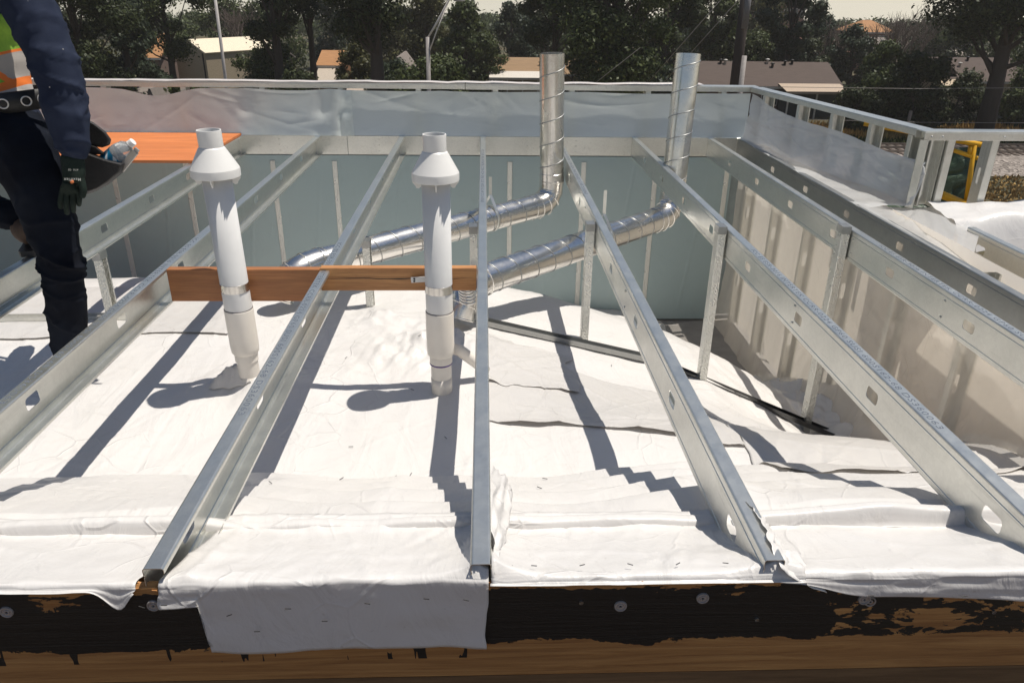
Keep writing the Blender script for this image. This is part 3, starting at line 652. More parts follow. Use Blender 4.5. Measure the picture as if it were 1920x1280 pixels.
# return parapet to the right
yR = 4.075
rr = thing('parapet_wall', 'steel frame turning right at the corner, yellow rail seen through it', 'steel frame', (2.41, yR, 0))
child(MB().box(2.36, 7, yR, yR+.092, .401, .407).box(2.36, 7, yR-.003, yR+.003, .360, .4005).box(2.36, 7, yR+.089, yR+.095, .360, .4005).build('top_track', GALV, bevel=.0015), rr)
for k, (x, fl, hol) in enumerate(((2.375, .041, 1), (2.50, .041, 0), (2.745, .041, 1), (3.30, .041, 0))):
    o = csec(.37, Hh=.09, Fl=fl, lip=.01, holes=[.17] if hol else [], hl=.045, hh=.014).build('stud', GALV, solid=.0016)
    rz = rad(0) if k != 0 else rad(-38)
    o.matrix_world = Matrix.Translation((x, yR+.046, -.008)) @ Matrix.Rotation(rz, 4, 'Z') @ Matrix.Rotation(rad(90), 4, 'X') @ Matrix.Translation((0, 0, .045))
    child(o, rr)
for x in (2.40, 2.46, 2.80):
    child(MB().lathe([(.0001, .004), (.005, .003), (.006, 0)], 10, Matrix.Translation((x, yR-.003, .38)) @ Matrix.Rotation(rad(90), 4, 'X')).build('screw_head', SCREW), rr)
# film drape at the corner and white sheets of the next bay
u, v_ = np.meshgrid(np.linspace(0, 1, 90), np.linspace(0, 1, 70)); U4, V4 = u[..., None], v_[..., None]
c00, c10, c01, c11 = (np.array(c) for c in ((2.078, 4.12, .008), (2.62, 4.06, .012), (2.085, 3.02, .004), (2.455, 3.56, -.012)))
P = (c00*(1-U4)+c10*U4)*(1-V4)+(c01*(1-U4)+c11*U4)*V4
ang_ = np.arctan2(P[..., 1]-4.2, P[..., 0]-2.5); e_ = np.sin(u*math.pi)*np.clip(v_*3, 0, 1)
P[..., 2] += -.075*np.sin(u*math.pi)*(.3+.7*v_) + e_*(.035*np.abs(vnoise(ang_*7, v_*1.5, 851))+.016*crumple(P[..., 0]*2, P[..., 1]*2, 853, 5, 2.))
tag(MB().grid(P).build('corner_film', SIDEP), 'shiny film draped from the corner post down on to the edge joist', 'plastic sheet')
u, v_ = np.meshgrid(np.linspace(2.45, 5, 80), np.linspace(0, 1, 30))
Yb = 4.06-.36*v_+.05*vnoise(u*3, u*0, 865)*v_; Zb = .03-.03*v_**2+.035*vnoise(u*3.5, v_*2, 861)*np.clip(v_*3, 0, 1)*np.clip((1-v_)*4, .3, 1)+.05*crumple(u, v_*.5, 863, 6, 2.)-.16*np.clip((v_-.62)*2.6, 0, 1)**2
tag(MB().grid(np.stack([u, Yb, Zb], -1)).build('plastic_sheet', WHITE), 'white sheet bunched over the next bay at the right edge', 'plastic sheet')
u, v_ = np.meshgrid(np.linspace(2.52, 5, 70), np.linspace(1.62, 4.05, 50))
tag(MB().grid(np.stack([u, v_, -.26-.06*(v_-1.6)+.02*fbm(u*2, v_*2, 871)], -1)).build('plastic_sheet', WHITE), 'white sheet below the joists of the neighbouring bay', 'plastic sheet')

# ------------------------------------------------------------------ right lower wall
y = np.linspace(1.62, 6.26, 190); z = np.linspace(0, 1, 70); YY, V = np.meshgrid(y, z)
zb = np.array([float(floor_s(np.array(2.12), np.array(min(6.2, max(1.9, a))))) for a in y])-.06; zb = np.minimum(zb, -.3)
ZZ = zb[None]+(-.004-zb[None])*V
XX = 2.130-.010*np.abs(fbm(YY*2.1, ZZ*1.7, 901))-.008*ridge(YY*2.2+ZZ, ZZ*2.6-YY*.5, 903)-.10*(1-V)**5-creases(YY, ZZ, 70, (2, 6, -1.3, 0), 905, amp=(.003, .012), wid=(.008, .03))*.7
tag(MB().grid(np.stack([XX, YY, ZZ], -1)).build('wall_film', SIDEF), 'clear wrinkled film over the studs of the right wall', 'plastic sheet')
for k, yy_ in enumerate((6.12, 5.5, 4.89, 4.28, 3.67, 3.06, 2.45, 1.84)):
    o = csec(1.55, Hh=.09, Fl=.041, holes=[1.0, .4], hl=.05, hh=.016).build('wall_stud', GALV, solid=.0016)
    o.matrix_world = Matrix.Translation((2.19, yy_, -1.58)) @ Matrix.Rotation(rad(-90), 4, 'Z') @ Matrix.Rotation(rad(90), 4, 'X') @ Matrix.Translation((0, 0, .045))
    tag(o, 'steel stud behind the clear film, '+['at the far corner', 'second from the far corner', 'third from the far corner', 'fourth from the far corner', 'behind the tallest post', 'with a slot showing between two joists', 'third from the right picture edge', 'at the right picture edge'][k], 'stud', 'studs behind the clear film')
u, v_ = np.meshgrid(np.linspace(1.62, 6.3, 120), np.linspace(-1.58, -.006, 40))
tag(MB().grid(np.stack([2.252+.006*vnoise(u*2, v_*2, 921), u, v_], -1)).build('backlight_film', MILK), 'milky sheet added outside the right wall studs to let daylight glow through', 'plastic sheet')  # sheet added as a bright daylit surface behind the studs
tb = MB().box(2.30, 4.6, 1.6, 4.0, -1.02, -1.0).build('tan_board', TAN); tag(tb, 'tan board lying in the neighbouring bay beyond the film wall', 'board')

# ------------------------------------------------------------------ fir blocks
blk = MB().box(-1.352+.045, -.684, 2.995, 3.033, -.137, .004).build('wood_block', LUMBER2, bevel=.003); tag(blk, 'deep reddish fir block strapped to the left pipe', 'block', 'fir blocks between joists')
blk2 = MB().box(-.684+.004, -.034, 2.99, 3.028, -.088, .012).build('wood_block', LUMBER, bevel=.003); tag(blk2, 'shallower fir block with a split, strapped to the second pipe', 'block', 'fir blocks between joists')
cm = MB(); xs = np.linspace(-.67, -.05, 60)
P = np.zeros((2, 60, 3)); P[..., 0] = xs; P[..., 1] = 2.9885; mid_ = -.034+.004*vnoise(xs*14, xs*0, 5)
th = .0022*np.clip(1-abs((xs+.36)/.33), 0.05, 1)*(1+.5*vnoise(xs*20, xs*0, 7)); P[0, :, 2] = mid_-th; P[1, :, 2] = mid_+th
c_ = cm.grid(P).build('split', BLACK, blk2)

# ------------------------------------------------------------------ vent pipes with flared caps
def vent_pipe(x, y, ztop, zfoot, lab, dx=0., dy=0.):
    root = thing('vent_pipe', lab, 'pipe', (x, y, zfoot), 'white vent pipes with flared caps')
    Lp = ztop-.17-zfoot
    Sh = Matrix.Identity(4); Sh[0][2] = dx/(ztop-zfoot); Sh[1][2] = dy/(ztop-zfoot)
    h = ztop-zfoot
    r = .0555
    MB().lathe([(r, .40), (r, h-.105), (.001, h-.105)], 48, Sh).build('shaft', PVCG, root)
    cap = MB().lathe([(.040, h-.06), (.040, h-.004), (.0405, h), (.0445, h), (.045, h-.003), (.0445, h-.062), (.049, h-.066), (.091, h-.142), (.092, h-.148), (.0915, h-.172), (.087, h-.174), (.086, h-.158), (.05, h-.150)], 56, Sh)
    MBc = cap.build('vent_cap', PVC, root, sharp=18)
    fm = MB()
    for k in range(4):
        a = rad(4+90*k); R_ = Sh @ Matrix.Rotation(a, 4, 'Z')
        pts = [(.056, h-.178), (.090, h-.170), (.089, h-.182), (.079, h-.194), (.075, h-.203), (.066, h-.205), (.057, h-.198)]
        vs = [R_ @ Vector((p, s, q)) for s in (-.002, .002) for p, q in pts]; n = len(pts)
        fm.add(vs, [tuple(range(n))[::-1], tuple(range(n, 2*n))]+[(i, (i+1) % n, n+(i+1) % n, n+i) for i in range(n)])
    fm.build('fin', PVC, MBc)
    MB().lathe([(.050, .205), (.056, .215), (.0575, .232), (.0585, .25), (.0585, .402), (.058, .407), (.0575, .4075), (.0570, .404), (.0556, .403)], 48, Sh).build('coupling', PVCD, root, sharp=40)
    MB().lathe([(.0558, .404), (.0578, .4085), (.0574, .4105), (.0557, .411)], 48, Sh).build('rim_line', plain('glue_line_%s' % root.name, (.10, .09, .09), .5), root)
    MB().lathe([(.044, -.08), (.044, .165), (.044, .17), (.048, .172), (.048, .205), (.047, .209), (.0505, .214)], 44, Sh).build('lower_pipe', PVCD, root, sharp=40)
    if dx == 0: MB().lathe([(.0442, .163), (.0485, .166), (.0488, .1715), (.0443, .172)], 44, Sh).build('primer_ring', PURPLE, root)
    e = MB(); pts = [(0, 0, .10)] + [(.0, .05-.05*math.cos(rad(a)), .06-.07*math.sin(rad(a))) for a in range(0, 91, 15)] + [(0, .12, -.02)]
    e.tube([Sh @ Vector(p) for p in pts], .0452, 24).build('elbow', PVCD, root)
    zb = .535+(-.045)   # band height over the foot, level with the block
    zb = -.050-zfoot
    band = MB().lathe([(.0557, zb-.017), (.0574, zb-.0165), (.0574, zb+.0165), (.0557, zb+.017)], 48, Sh).build('strap_band', plain('bright_band_%s' % root.name, (.62, .60, .57), .22, metal=1.), root, sharp=40)
    return root, Sh, zb
p2, S2, zb2 = vent_pipe(-.188, 2.925,   .565, -.560, 'second white vent pipe, capped, strapped to the shallower block')
p1, S1, zb1 = vent_pipe(-1.012, 2.945, .572, -.555, 'left white vent pipe, capped, strapped to the deep block', dx=-.02)
def tab(root, x0, x1, y, z, sl=0.):
    m = MB(); M = Matrix.Translation((x0, y, z)) @ Matrix.Rotation(sl, 4, 'Y')
    m.box(0, x1-x0, -.0015, .0015, -.012, .012, M); o = m.build('strap_tab', STRAPW); child(o, root)
    for dz in (-.005, .006):
        child(MB().lathe([(.0001, .003), (.004, .0025), (.0045, 0)], 12, Matrix.Translation((x0+.010+abs(dz)*.6, y-.0015, z+dz)) @ Matrix.Rotation(rad(90), 4, 'X')).build('strap_screw', BLACK), o)
tab(p2, -.305, -.235, 2.972, -.034, -.06); tab(p1, -1.075, -1.03, 2.978, -.048, .1)
# drain fittings that leave the second pipe behind it
br = MB().tube([(-.165, 2.975, -.34), (-.11, 3.0, -.37), (-.02, 3.05, -.47), (.0, 3.06, -.50)], .026, 20).build('branch_pipe', PVCD); child(br, p2)
fx = MB(); pts = []
for k in range(200):
    t_ = k/200; a = t_*2*math.pi*9; c = Vector((-.090+.012*t_, 3.24, -.10-.13*t_)); pts.append(c+Vector((.034*math.cos(a), .034*math.sin(a), .01*math.sin(a))))
fx.tube(pts, .0055, 8).build('flexible_hose', DUCT); tag(bpy.data.objects['flexible_hose'], 'coiled silver flexible hose behind the second pipe', 'hose')

# ------------------------------------------------------------------ spiral ducts
def spiral(m, A, B, R_, pitch=.15, r=.0036, ph=0.):
    A, B = Vector(A), Vector(B); ax = (B-A).normalized(); a = ax.orthogonal().normalized(); b = ax.cross(a); L = (B-A).length
    n = max(2, int(L/pitch*28)); pts = []
    for k in range(n+1):
        t_ = k/n; th = ph+2*math.pi*t_*L/pitch; pts.append(A+ax*L*t_+(a*math.cos(th)+b*math.sin(th))*R_)
    m.tube(pts, r, 6)
def duct(lab, top, elb, end, tail, R_, ph, strap):
    root = thing('spiral_duct', lab, 'duct', tuple(elb), 'spiral steel ducts')
    top, elb, end = Vector(top), Vector(elb), Vector(end)
    dv = (top-elb).normalized(); dh = (end-elb).normalized()
    e0, e1 = elb+dv*.15, elb+dh*.16
    m = MB().tube([e0, e0+(top-e0)*.5, top], R_, 48, caps=False)
    m.tube([top, top-dv*.4], R_-.003, 48, caps=False)
    child(m.build('upright_pipe', DUCT), root)
    s = MB(); spiral(s, e0+dv*.05, top-dv*.02, R_, ph=ph); child(s.build('spiral_seam', GALVD), root)
    m = MB().tube([e1, e1+(end-e1)*.5, end], R_, 48, caps=False); child(m.build('level_pipe', DUCT), root)
    s = MB(); spiral(s, e1+dh*.05, end-dh*.02, R_, ph=ph+1); child(s.build('spiral_seam', GALVD), root)
    # gored elbow
    g_ = MB(); n = 4; pts = []
    for k in range(n+1):
        t_ = k/n; pts.append(e0*(1-t_)**2+elb*2*t_*(1-t_)+e1*t_**2)
    g_.tube(pts, R_+.002, 40, caps=False, smooth=True); eo = g_.build('elbow', DUCT, sharp=18); child(eo, root)
    rg = MB()
    for k, p in enumerate(pts):
        tdir = (pts[min(k+1, n)]-pts[max(k-1, 0)]).normalized(); M = Matrix.Translation(p) @ tdir.to_track_quat('Z', 'Y').to_matrix().to_4x4()
        rg.lathe([(R_+.001, -.006), (R_+.006, -.003), (R_+.006, .003), (R_+.001, .006)], 40, M)
    for e_, d_ in ((e0, dv), (e1, dh)):
        M = Matrix.Translation(e_+d_*.03) @ d_.to_track_quat('Z', 'Y').to_matrix().to_4x4()
        rg.lathe([(R_+.0005, -.035), (R_+.003, -.033), (R_+.003, .033), (R_+.0005, .035)], 40, M)
    child(rg.build('collar_ring', DUCT, sharp=40), root)
    if tail:
        pts = [end-dh*.02]+[Vector(t_) for t_ in tail]; q = []
        for k in range(9):
            t_ = k/8; q.append(pts[0]*(1-t_)**2+pts[1]*2*t_*(1-t_)+pts[2]*t_**2)
        child(MB().tube(q, R_+.002, 36, smooth=True).build('elbow', DUCT, sharp=18), root)
        rg = MB()
        for k in (0, 2, 4, 6, 8):
            tdir = (q[min(k+1, 8)]-q[max(k-1, 0)]).normalized(); M = Matrix.Translation(q[k]) @ tdir.to_track_quat('Z', 'Y').to_matrix().to_4x4()
            rg.lathe([(R_+.002, -.006), (R_+.007, -.003), (R_+.007, .003), (R_+.002, .006)], 36, M)
        child(rg.build('collar_ring', DUCT, sharp=40), root)
    # hanger strap
    c = elb+dh*strap; up = Vector((0, 0, 1)); sm2 = MB()
    M = Matrix.Translation(c) @ dh.to_track_quat('Z', 'Y').to_matrix().to_4x4()
    sm2.lathe([(R_+.002, -.012), (R_+.0045, -.011), (R_+.0045, .011), (R_+.002, .012)], 36, M)
    t0 = c+Vector((0, 0, R_+.004)); side = dh.cross(up).normalized()
    sm2.add([c+up*(R_*.75)+side*R_*.75+dh*.012, c+up*(R_*.75)+side*R_*.75-dh*.012, t0+up*.075-dh*.012, t0+up*.075+dh*.012, c+up*(R_*.75)-side*R_*.75+dh*.012, c+up*(R_*.75)-side*R_*.75-dh*.012], [(0, 1, 2, 3), (2, 5, 4, 3)])
    sm2.box(t0.x-.010, t0.x+.010, t0.y-.001, t0.y+.001, t0.z+.07, -.03)
    child(sm2.build('hanger_strap', GALV), root)
RD = .083
duct('left spiral duct rising straight beside the centre joist', (.447, 5.3, .70), (.480, 5.32, -.300), (-.93, 4.02, -.32), [(-1.05, 3.90, -.32), (-1.12, 3.88, -.45)], RD, .4, .60)
duct('right spiral duct, leaning a little, elbow below the next joist', (1.345, 5.28, .705), (1.300, 5.15, -.345), (-.03, 3.74, -.318), [(-.10, 3.66, -.33), (-.14, 3.62, -.47)], RD, 2.2, .82)

# ------------------------------------------------------------------ orange board
ob = MB().box(-4.3, -1.93, 5.135, 6.232, .003, .022).build('orange_board', PLYO, bevel=.002); tag(ob, 'bright orange plywood board lying across the joists at the back', 'board')
#PART2
# ================================================================== surroundings
def leaf_mat(name, lo, hi):
    m, t, b, o = new_mat(name); gi = nd(t, 'ShaderNodeNewGeometry')
    c = ramp(t, gi.outputs['Random Per Island'], (0, lo), (1, hi))
    t.links.new(c, b.inputs['Base Color']); b.inputs['Roughness'].default_value = .55; b.inputs['Specular IOR Level'].default_value = .25
    tr = nd(t, 'ShaderNodeBsdfTranslucent'); t.links.new(c, tr.inputs[0]); mx = nd(t, 'ShaderNodeMixShader'); mx.inputs[0].default_value = .22
    t.links.new(b.outputs[0], mx.inputs[1]); t.links.new(tr.outputs[0], mx.inputs[2]); t.links.new(mx.outputs[0], o.inputs[0]); return m
LEAF = [leaf_mat('leaf_dark', (.020, .029, .011), (.058, .072, .024)), leaf_mat('leaf_mid', (.028, .044, .013), (.090, .110, .034)),
        leaf_mat('leaf_blue', (.021, .034, .020), (.062, .080, .044)), leaf_mat('leaf_olive', (.042, .046, .016), (.120, .116, .042))]
BARK = plain('bark', (.060, .045, .035), .9, scale=4, bmp=.8, long=(1, 1, .25)); BARKG = plain('pale_bark', (.15, .115, .095), .9, scale=4, bmp=.6, long=(1, 1, .3))
def ppm(Y, z=-3): return F/(Y*.909+(H-z)*.416)
def crown_mesh(cent, rr, n, leaf, seed, mat, name='crown', inner=.55):
    """leaf-sized quads gathered in clumps: cent list of (x,y,z,r)"""
    g_ = np.random.default_rng(seed); c = np.array(cent); wgt = c[:, 3]**2; k = g_.choice(len(c), n, p=wgt/wgt.sum())
    d = g_.normal(size=(n, 3)); d /= np.linalg.norm(d, axis=1)[:, None]
    rad_ = c[k, 3]*(inner+(1-inner)*g_.random(n)**.6)*np.clip(1+.28*g_.normal(size=n), .4, 1.7)
    p = c[k, :3]+d*rad_[:, None]*np.array([1, 1, .72])
    a = g_.normal(size=(n, 3)); a -= d*(a*d).sum(1)[:, None]*.5; a /= np.linalg.norm(a, axis=1)[:, None]
    b = np.cross(a, d+g_.normal(0, .5, (n, 3))); b /= np.linalg.norm(b, axis=1)[:, None]
    s = leaf*g_.uniform(.5, 1.3, n)[:, None]; a *= s; b *= s*.62
    V = np.stack([p-a, p+b*.9-a*.1, p+a, p-b*.9-a*.1], 1).reshape(-1, 3)
    me = bpy.data.meshes.new(name); me.vertices.add(4*n); me.vertices.foreach_set('co', V.ravel())
    me.loops.add(4*n); me.loops.foreach_set('vertex_index', np.arange(4*n)); me.polygons.add(n); me.polygons.foreach_set('loop_start', np.arange(n)*4)
    me.update(calc_edges=True); me.materials.append(mat); o = bpy.data.objects.new(name, me); COL.objects.link(o); return o
def tree(px, Y, hgt, wpx, lab, seed, lo=.28, n=9000, mat=0, leaf=None, lean=0., name='leafy_tree', cat='tree', trunk_r=.3, gaps=1., shape=1., bark=None, group='trees beyond the roof', clumps=34):
    x = at(px, 100, y=Y).x; R_ = wpx/ppm(Y)/2; g_ = random.Random(seed)
    root = thing(name, lab, cat, (x, Y, GZ), group); zc0, zc1 = hgt*lo, hgt; cen = []; lim = MB()
    top = Vector((lean, 0, hgt*.72)); lim.tube([(0, 0, -.2), (lean*.15, 0, hgt*.2), (lean*.5, .2, hgt*.45), tuple(top)], [trunk_r*1.25, trunk_r, trunk_r*.72, trunk_r*.25], 9)
    for k in range(clumps):
        t_ = (k+.5)/clumps; z = zc0+(zc1-zc0)*t_
        pr = R_*(math.sin(math.pi*min(1, (.12+.86*t_))**shape)**.6 if shape else 1-t_*.9)
        a = g_.uniform(0, 2*math.pi); q = pr*math.sqrt(g_.uniform(.1, 1)); r = R_*g_.uniform(.20, .40)*(1 if shape else .7)
        cx, cy, cz = math.cos(a)*q+lean*t_, math.sin(a)*q*.8, z+g_.uniform(-.4, .4); cen.append((cx, cy, cz, r))
        if k % 2 == 0:
            b0 = Vector((lean*.5*t_, 0, max(hgt*.18, cz*g_.uniform(.5, .75)))); c0 = Vector((cx, cy, cz)); m_ = (b0+c0)/2+Vector((0, 0, -.25*r))
            lim.tube([b0, m_, c0], [trunk_r*.38, trunk_r*.22, trunk_r*.06], 6)
    lim.build('trunk', bark or BARK, root)
    o = crown_mesh(cen, R_, int(n*2.1), leaf or (.15 if Y < 80 else .20), seed, LEAF[mat]); o.parent = root; return root
def bare_tree(px, Y, hgt, wpx, lab, seed):
    x = at(px, 100, y=Y).x; g_ = random.Random(seed); root = thing('bare_tree', lab, 'tree', (x, Y, GZ), 'leafless trees'); m = MB(); R_ = wpx/ppm(Y)/2
    def br(p, d, l, r, dep):
        e = p+d*l; mid = (p+e)/2+Vector((g_.uniform(-.06, .06), g_.uniform(-.06, .06), 0))*l; m.tube([p, mid, e], [r, r*.8, r*.55], 5 if dep > 1 else 7, caps=False)
        if dep >= 5: return
        for k in range(3 if dep < 4 else 4):
            nd_ = (d+Vector((g_.uniform(-1, 1), g_.uniform(-1, 1), g_.uniform(-.1, .6)))*.62).normalized(); br(p+d*l*g_.uniform(.6, 1), nd_, l*g_.uniform(.55, .8), r*.55, dep+1)
    for k in range(4):
        br(Vector((g_.uniform(-.3, .3), 0, 0)), Vector((g_.uniform(-.35, .35)*R_/3, g_.uniform(-.2, .2), 1)).normalized(), hgt*.36, .17, 1)
    m.build('branches', BARKG, root); return root
# near and middle trees, left to right
tree(150, 60, 17, 190, 'huge dark tree behind the worker\'s elbow', 1, lo=.18, n=15000, mat=0, clumps=46)
tree(235, 66, 16, 110, 'dark green tree between the worker and the metal shed', 2, lo=.14, n=9000, mat=2)
tree(318, 76, 15, 150, 'rounded tree rising behind the pale metal shed', 3, lo=.32, n=10000, mat=1)
tree(415, 118, 8.6, 120, 'distant tree right behind the bare light pole', 4, lo=.1, n=4500, mat=1)
tree(520, 68, 18, 130, 'tall dark tree with open trunk left of the small brown house', 5, lo=.36, n=10000, mat=0, trunk_r=.4)
tree(585, 72, 17, 130, 'tall dark tree hanging above the small brown house', 6, lo=.52, n=8500, mat=2)
tree(705, 62, 18, 190, 'broad dark tree with thick trunk left of the curved street lamp', 7, lo=.40, n=14000, mat=0, trunk_r=.55, clumps=44)
tree(800, 92, 12.5, 130, 'hazy tree behind the arm of the street lamp', 8, lo=.15, n=6000, mat=3)
tree(872, 82, 9.1, 100, 'pointed mid height tree right of the street lamp', 9, lo=.12, n=6500, mat=1)
tree(808, 63, 4.9, 150, 'wide bushy shrub around the foot of the street lamp', 10, lo=.1, n=7000, mat=1, name='large_shrub', cat='shrub', trunk_r=.12, leaf=.17, group='shrubs beyond the roof')
tree(960, 100, 8.8, 90, 'round grey green tree left of the tall duct', 11, lo=.1, n=4500, mat=2)
tree(1040, 74, 15, 150, 'dark tree directly behind the left upright duct', 12, lo=.45, n=9500, mat=0)
tree(1140, 59, 17, 240, 'spreading dark tree with leaning trunk between the two ducts', 13, lo=.22, n=19000, mat=1, lean=1.0, trunk_r=.55, clumps=56)
tree(1245, 70, 15, 130, 'dense dark tree behind the right upright duct', 14, lo=.18, n=9000, mat=0)
tree(1335, 84, 13.5, 110, 'tree between the right upright duct and the utility pole', 15, lo=.30, n=7500, mat=1)
tree(1478, 80, 15, 105, 'narrow dark tree right of the utility pole', 16, lo=.22, n=9000, mat=2)
tree(1545, 98, 7.5, 90, 'low dark tree under the bare branches', 17, lo=.1, n=3500, mat=2)
tree(1602, 86, 6.8, 80, 'dark bush tree right of the long brown roof', 18, lo=.05, n=4500, mat=2)
tree(1668, 66, 6.3, 120, 'tall shrub mass right of the awning', 19, lo=.05, n=7500, mat=1, name='large_shrub', cat='shrub', trunk_r=.12, leaf=.17, group='shrubs beyond the roof')
tree(1735, 64, 6.0, 120, 'shrub mass left of the big right-hand trunk', 20, lo=.05, n=7500, mat=0, name='large_shrub', cat='shrub', trunk_r=.12, leaf=.17, group='shrubs beyond the roof')
tree(1625, 63.5, 3.4, 90, 'low dark shrub in front of the awning house', 21, lo=.02, n=4500, mat=0, name='large_shrub', cat='shrub', trunk_r=.1, leaf=.16, group='shrubs beyond the roof')
tree(1820, 69, 3.6, 110, 'dark hedge like shrub below the right-hand roofs', 22, lo=.02, n=5000, mat=0, name='large_shrub', cat='shrub', trunk_r=.1, leaf=.16, group='shrubs beyond the roof')
tree(1882, 61, 18, 330, 'biggest tree at the right, thick trunk and drooping crown', 23, lo=.46, n=17000, mat=0, trunk_r=.62, clumps=50, bark=BARK)
tree(1990, 74, 16, 200, 'green tree at the right picture edge behind the thick trunk', 24, lo=.12, n=9000, mat=1)
tree(1955, 66, 4.5, 120, 'leafy shrub at the right picture edge by the trunk', 25, lo=.03, n=5000, mat=1, name='large_shrub', cat='shrub', trunk_r=.1, leaf=.16, group='shrubs beyond the roof')
tree(322, 57, 3.9, 62, 'small green shrub left in front of the metal shed', 26, lo=.05, n=3600, mat=1, name='garden_shrub', cat='shrub', trunk_r=.07, leaf=.14, group='shrubs before the metal shed', clumps=18)
tree(366, 57, 4.2, 62, 'small green shrub right in front of the metal shed', 27, lo=.05, n=3600, mat=1, name='garden_shrub', cat='shrub', trunk_r=.07, leaf=.14, group='shrubs before the metal shed', clumps=18)
tree(215, 57, 2.8, 90, 'low shrub beside the orange fence', 28, lo=.02, n=3000, mat=3, name='garden_shrub', cat='shrub', trunk_r=.07, leaf=.14, group='shrubs beyond the roof', clumps=18)
tree(540, 60, 2.5, 130, 'low dark shrub under the open trunks', 29, lo=.02, n=4500, mat=2, name='garden_shrub', cat='shrub', trunk_r=.07, leaf=.14, group='shrubs beyond the roof', clumps=20)
tree(630, 60, 2.0, 70, 'low dark shrub before the small brown house', 40, lo=.02, n=3000, mat=2, name='garden_shrub', cat='shrub', trunk_r=.07, leaf=.14, group='shrubs beyond the roof', clumps=20)
tree(1325, 66, 2.7, 60, 'pale green shrub below the long brown roof', 41, lo=.02, n=3000, mat=3, name='garden_shrub', cat='shrub', trunk_r=.07, leaf=.14, group='shrubs beyond the roof', clumps=20)
for k, (px, yy_, hh, wd, lab) in enumerate(((95, 60, 4.5, 150, 'behind the worker\'s arm'), (170, 70, 5.5, 140, 'left of the orange fence'), (262, 72, 4.6, 90, 'above the white playhouse'), (505, 74, 5.2, 130, 'between the shed and the small brown house'), (560, 66, 3.6, 120, 'around the open trunk'),
        (668, 74, 5.4, 90, 'right of the small brown house'), (735, 66, 4.4, 110, 'left of the lamp\'s foot shrub'), (905, 84, 5.6, 100, 'above the tan roof'), (1075, 80, 6.5, 110, 'just right of the left upright duct'), (1150, 64, 4.0, 150, 'under the leaning trunk'), (1235, 66, 4.8, 110, 'left of the right upright duct'), (1430, 86, 6.5, 110, 'over the long brown roof'), (1520, 84, 6.0, 90, 'right end of the long brown roof'))):
    tree(px, yy_, hh, wd, 'filling shrub tree '+lab, 160+k, lo=.02, n=5000, mat=(k*3 % 4), leaf=.16, name='large_shrub', cat='shrub', trunk_r=.1, group='shrubs beyond the roof', clumps=26)
for k, (px, hh, lab) in enumerate(((60, 12, 'behind the worker\'s shoulder'), (500, 8.3, 'between the two open trunks'), (655, 11, 'over the small pink roof'), (760, 8.6, 'left of the street lamp arm'), (1010, 9.0, 'left of the left upright duct'), (1100, 10, 'behind the leaning trunk'),
        (1290, 8.5, 'just right of the right upright duct'), (1400, 11.5, 'behind the utility pole'), (1760, 7.2, 'behind the shrubs'), (1830, 8.0, 'left of the thick trunk'))):
    tree(px, 105+(k % 3)*6, hh, 150, 'background tree '+lab, 60+k, lo=.02, n=4500, mat=(k % 4), leaf=.24, group='background trees')
bare_tree(452, 105, 9.8, 60, 'bare tree showing above the dark gabled house', 81)
bare_tree(1566, 88, 9.8, 90, 'bare tree right of the narrow dark tree', 82)
bare_tree(1668, 84, 11, 90, 'tall bare tree above the orange roofed house', 83)
bare_tree(1702, 92, 10.5, 80, 'bare tree touching the big right-hand crown', 84)
# far wood
cen = []; g_ = random.Random(5)
for k in range(620):
    Yk = g_.uniform(170, 332); xk = g_.uniform(-.78, .82)*Yk; tz = H-math.tan(rad(g_.uniform(1.2, 1.75)))*Yk+.6*math.sin(xk*.07)+.5*math.sin(xk*.023+1); r = g_.uniform(1.6, 3.2)
    cen.append((xk, Yk, max(tz-r*.75, GZ+r*.3), r))
fw = crown_mesh(cen, 5, 70000, .55, 9, LEAF[1], 'far_wood'); tag(fw, 'distant tree line filling the horizon below the sky', 'wood', kind='stuff')

